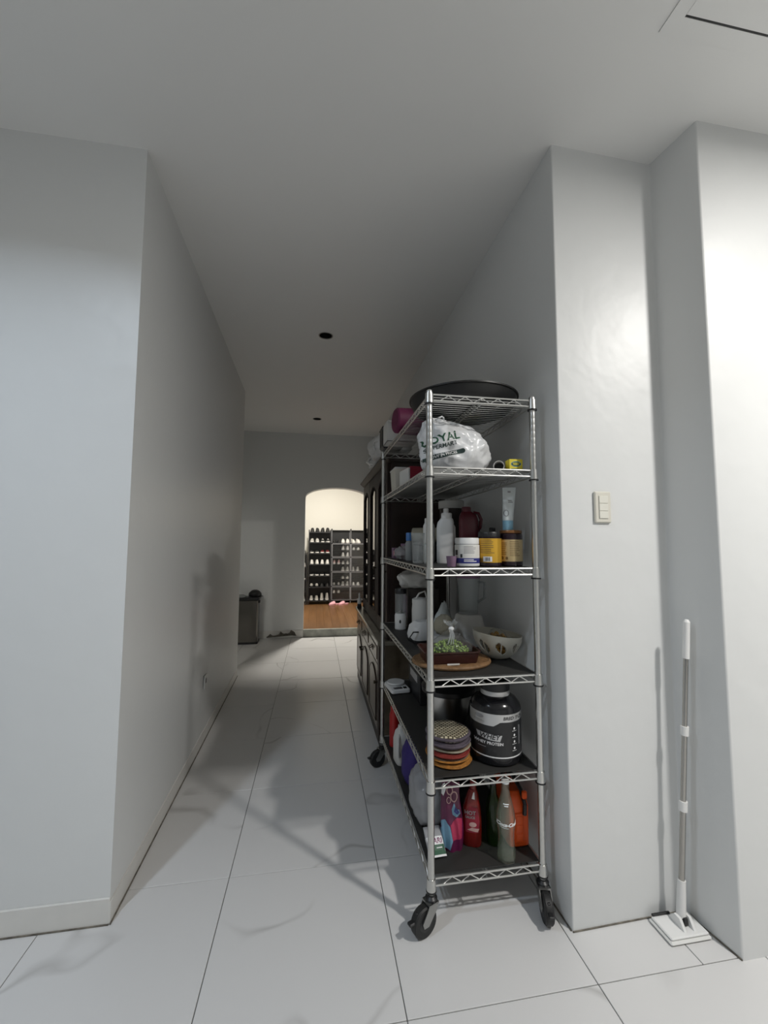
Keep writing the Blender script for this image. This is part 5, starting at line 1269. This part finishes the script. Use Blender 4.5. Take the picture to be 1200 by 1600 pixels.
# pink slippers on the wooden floor
def slipper(x, y, ang, label):
    t = thing('pink_slipper', label, 'slipper', (x, y, ZF + 0.0005), ang, 'pink slippers on the wooden floor'); N = 24
    base = [(0.047 * math.cos(2 * PI * i / N) * (1 if math.sin(2 * PI * i / N) < 0 else 0.85), 0.125 * math.sin(2 * PI * i / N)) for i in range(N)]
    MB().loft([[(a * 0.95, b * 0.97, 0) for a, b in base], [(a, b, 0.010) for a, b in base], [(a, b, 0.026) for a, b in base]]).build('sole', 'pink_soft', t)
    rings = []
    for k in range(7):
        yy = -0.118 + 0.118 * k / 6; w = 0.050 * math.sqrt(max(0.05, 1 - (yy / 0.128) ** 2)); h = 0.026 + 0.052 * math.sin(PI / 2 * (k + 0.6) / 6.6)
        rings.append([(w * math.cos(PI * i / 12), yy, 0.018 + (h - 0.018) * math.sin(PI * i / 12)) for i in range(13)])
    u = MB().loft(rings, cap=(False, False), closed=False).build('upper', 'pink_soft', t)
    md = u.modifiers.new('thickness', 'SOLIDIFY'); md.thickness = 0.006; md.offset = -1
slipper(0.705, 7.07, -1.05, 'left pink slipper on the wooden floor before the cube cabinet')
slipper(0.890, 7.08, -0.95, 'right pink slipper on the wooden floor before the cube cabinet')

# ------------------------------------------------------------------ small things on the walls, and the mop
t = thing('light_switch', 'cream three-rocker light switch on the right pillar', 'switch', (1.397, 0.1705, 1.487), 0.026)
MB().box(-0.0355, 0.0355, -0.011, 0.0, -0.060, 0.060, 0.004).build('plate', 'outlet', t)
for k in range(3): MB().box(-0.019, 0.019, -0.0145, -0.0105, -0.043 + k * 0.0290, -0.0150 + k * 0.0290, 0.001).build('rocker', 'rocker', t)
t = thing('wall_outlet', 'small outlet low on the corridor left wall', 'outlet', (-0.4085, 1.80, 0.40), math.radians(90 + 1.3))
MB().box(-0.035, 0.035, -0.007, 0.0, -0.045, 0.045, 0.003).build('plate', 'wall', t)
MB().box(-0.012, 0.014, -0.0085, -0.0065, -0.01, 0.022, 0.001).build('socket', 'black', t)
mp = thing('flat_mop', 'white flat mop with a steel telescopic handle standing in the corner', 'mop', (1.610, 0.112, 0.0), world=True)
MB().box(1.520, 1.680, 0.062, 0.162, 0.001, 0.013, 0.005).build('pad', 'pad_white', mp)
MB().box(1.526, 1.674, 0.068, 0.156, 0.013, 0.022, 0.003).build('plate', 'grip_white', mp)
MB().box(1.528, 1.600, 0.150, 0.158, 0.0222, 0.030, 0.002).build('squeegee_strip', 'black', mp)
P0 = Vector((1.612, 0.118, 0.024)); P1 = Vector((1.657, 0.080, 1.075)); ax = P1 - P0
def seg(a, b, r0, r1, name, m, n=16):
    MB().tube([P0 + ax * a, P0 + ax * b], [r0, r1], n).build(name, m, mp)
MB().box(1.606, 1.622, 0.098, 0.136, 0.022, 0.050, 0.003).build('joint', 'black', mp)
for sx in (1.588, 1.626):
    MB().prism([(0.080, 0.022), (0.148, 0.022), (0.122, 0.052), (0.100, 0.052)], sx, sx + 0.010, 'x').build('hinge_cheek', 'grip_white', mp)
seg(0.02, 0.135, 0.0155, 0.0125, 'lower_sleeve', 'grip_white')
seg(0.135, 0.375, 0.0095, 0.0095, 'pole', 'pole_steel'); seg(0.360, 0.392, 0.0135, 0.0135, 'collar', 'grip_white')
seg(0.392, 0.625, 0.0088, 0.0088, 'pole', 'pole_steel'); seg(0.610, 0.640, 0.0130, 0.0130, 'collar', 'grip_white')
seg(0.640, 0.880, 0.0080, 0.0080, 'pole', 'pole_steel'); seg(0.868, 0.992, 0.0112, 0.0105, 'grip', 'grip_white'); seg(0.992, 1.0, 0.0105, 0.006, 'grip_end', 'grip_white')
for o in bpy.data.objects:
    if '_o' in o: del o['_o']
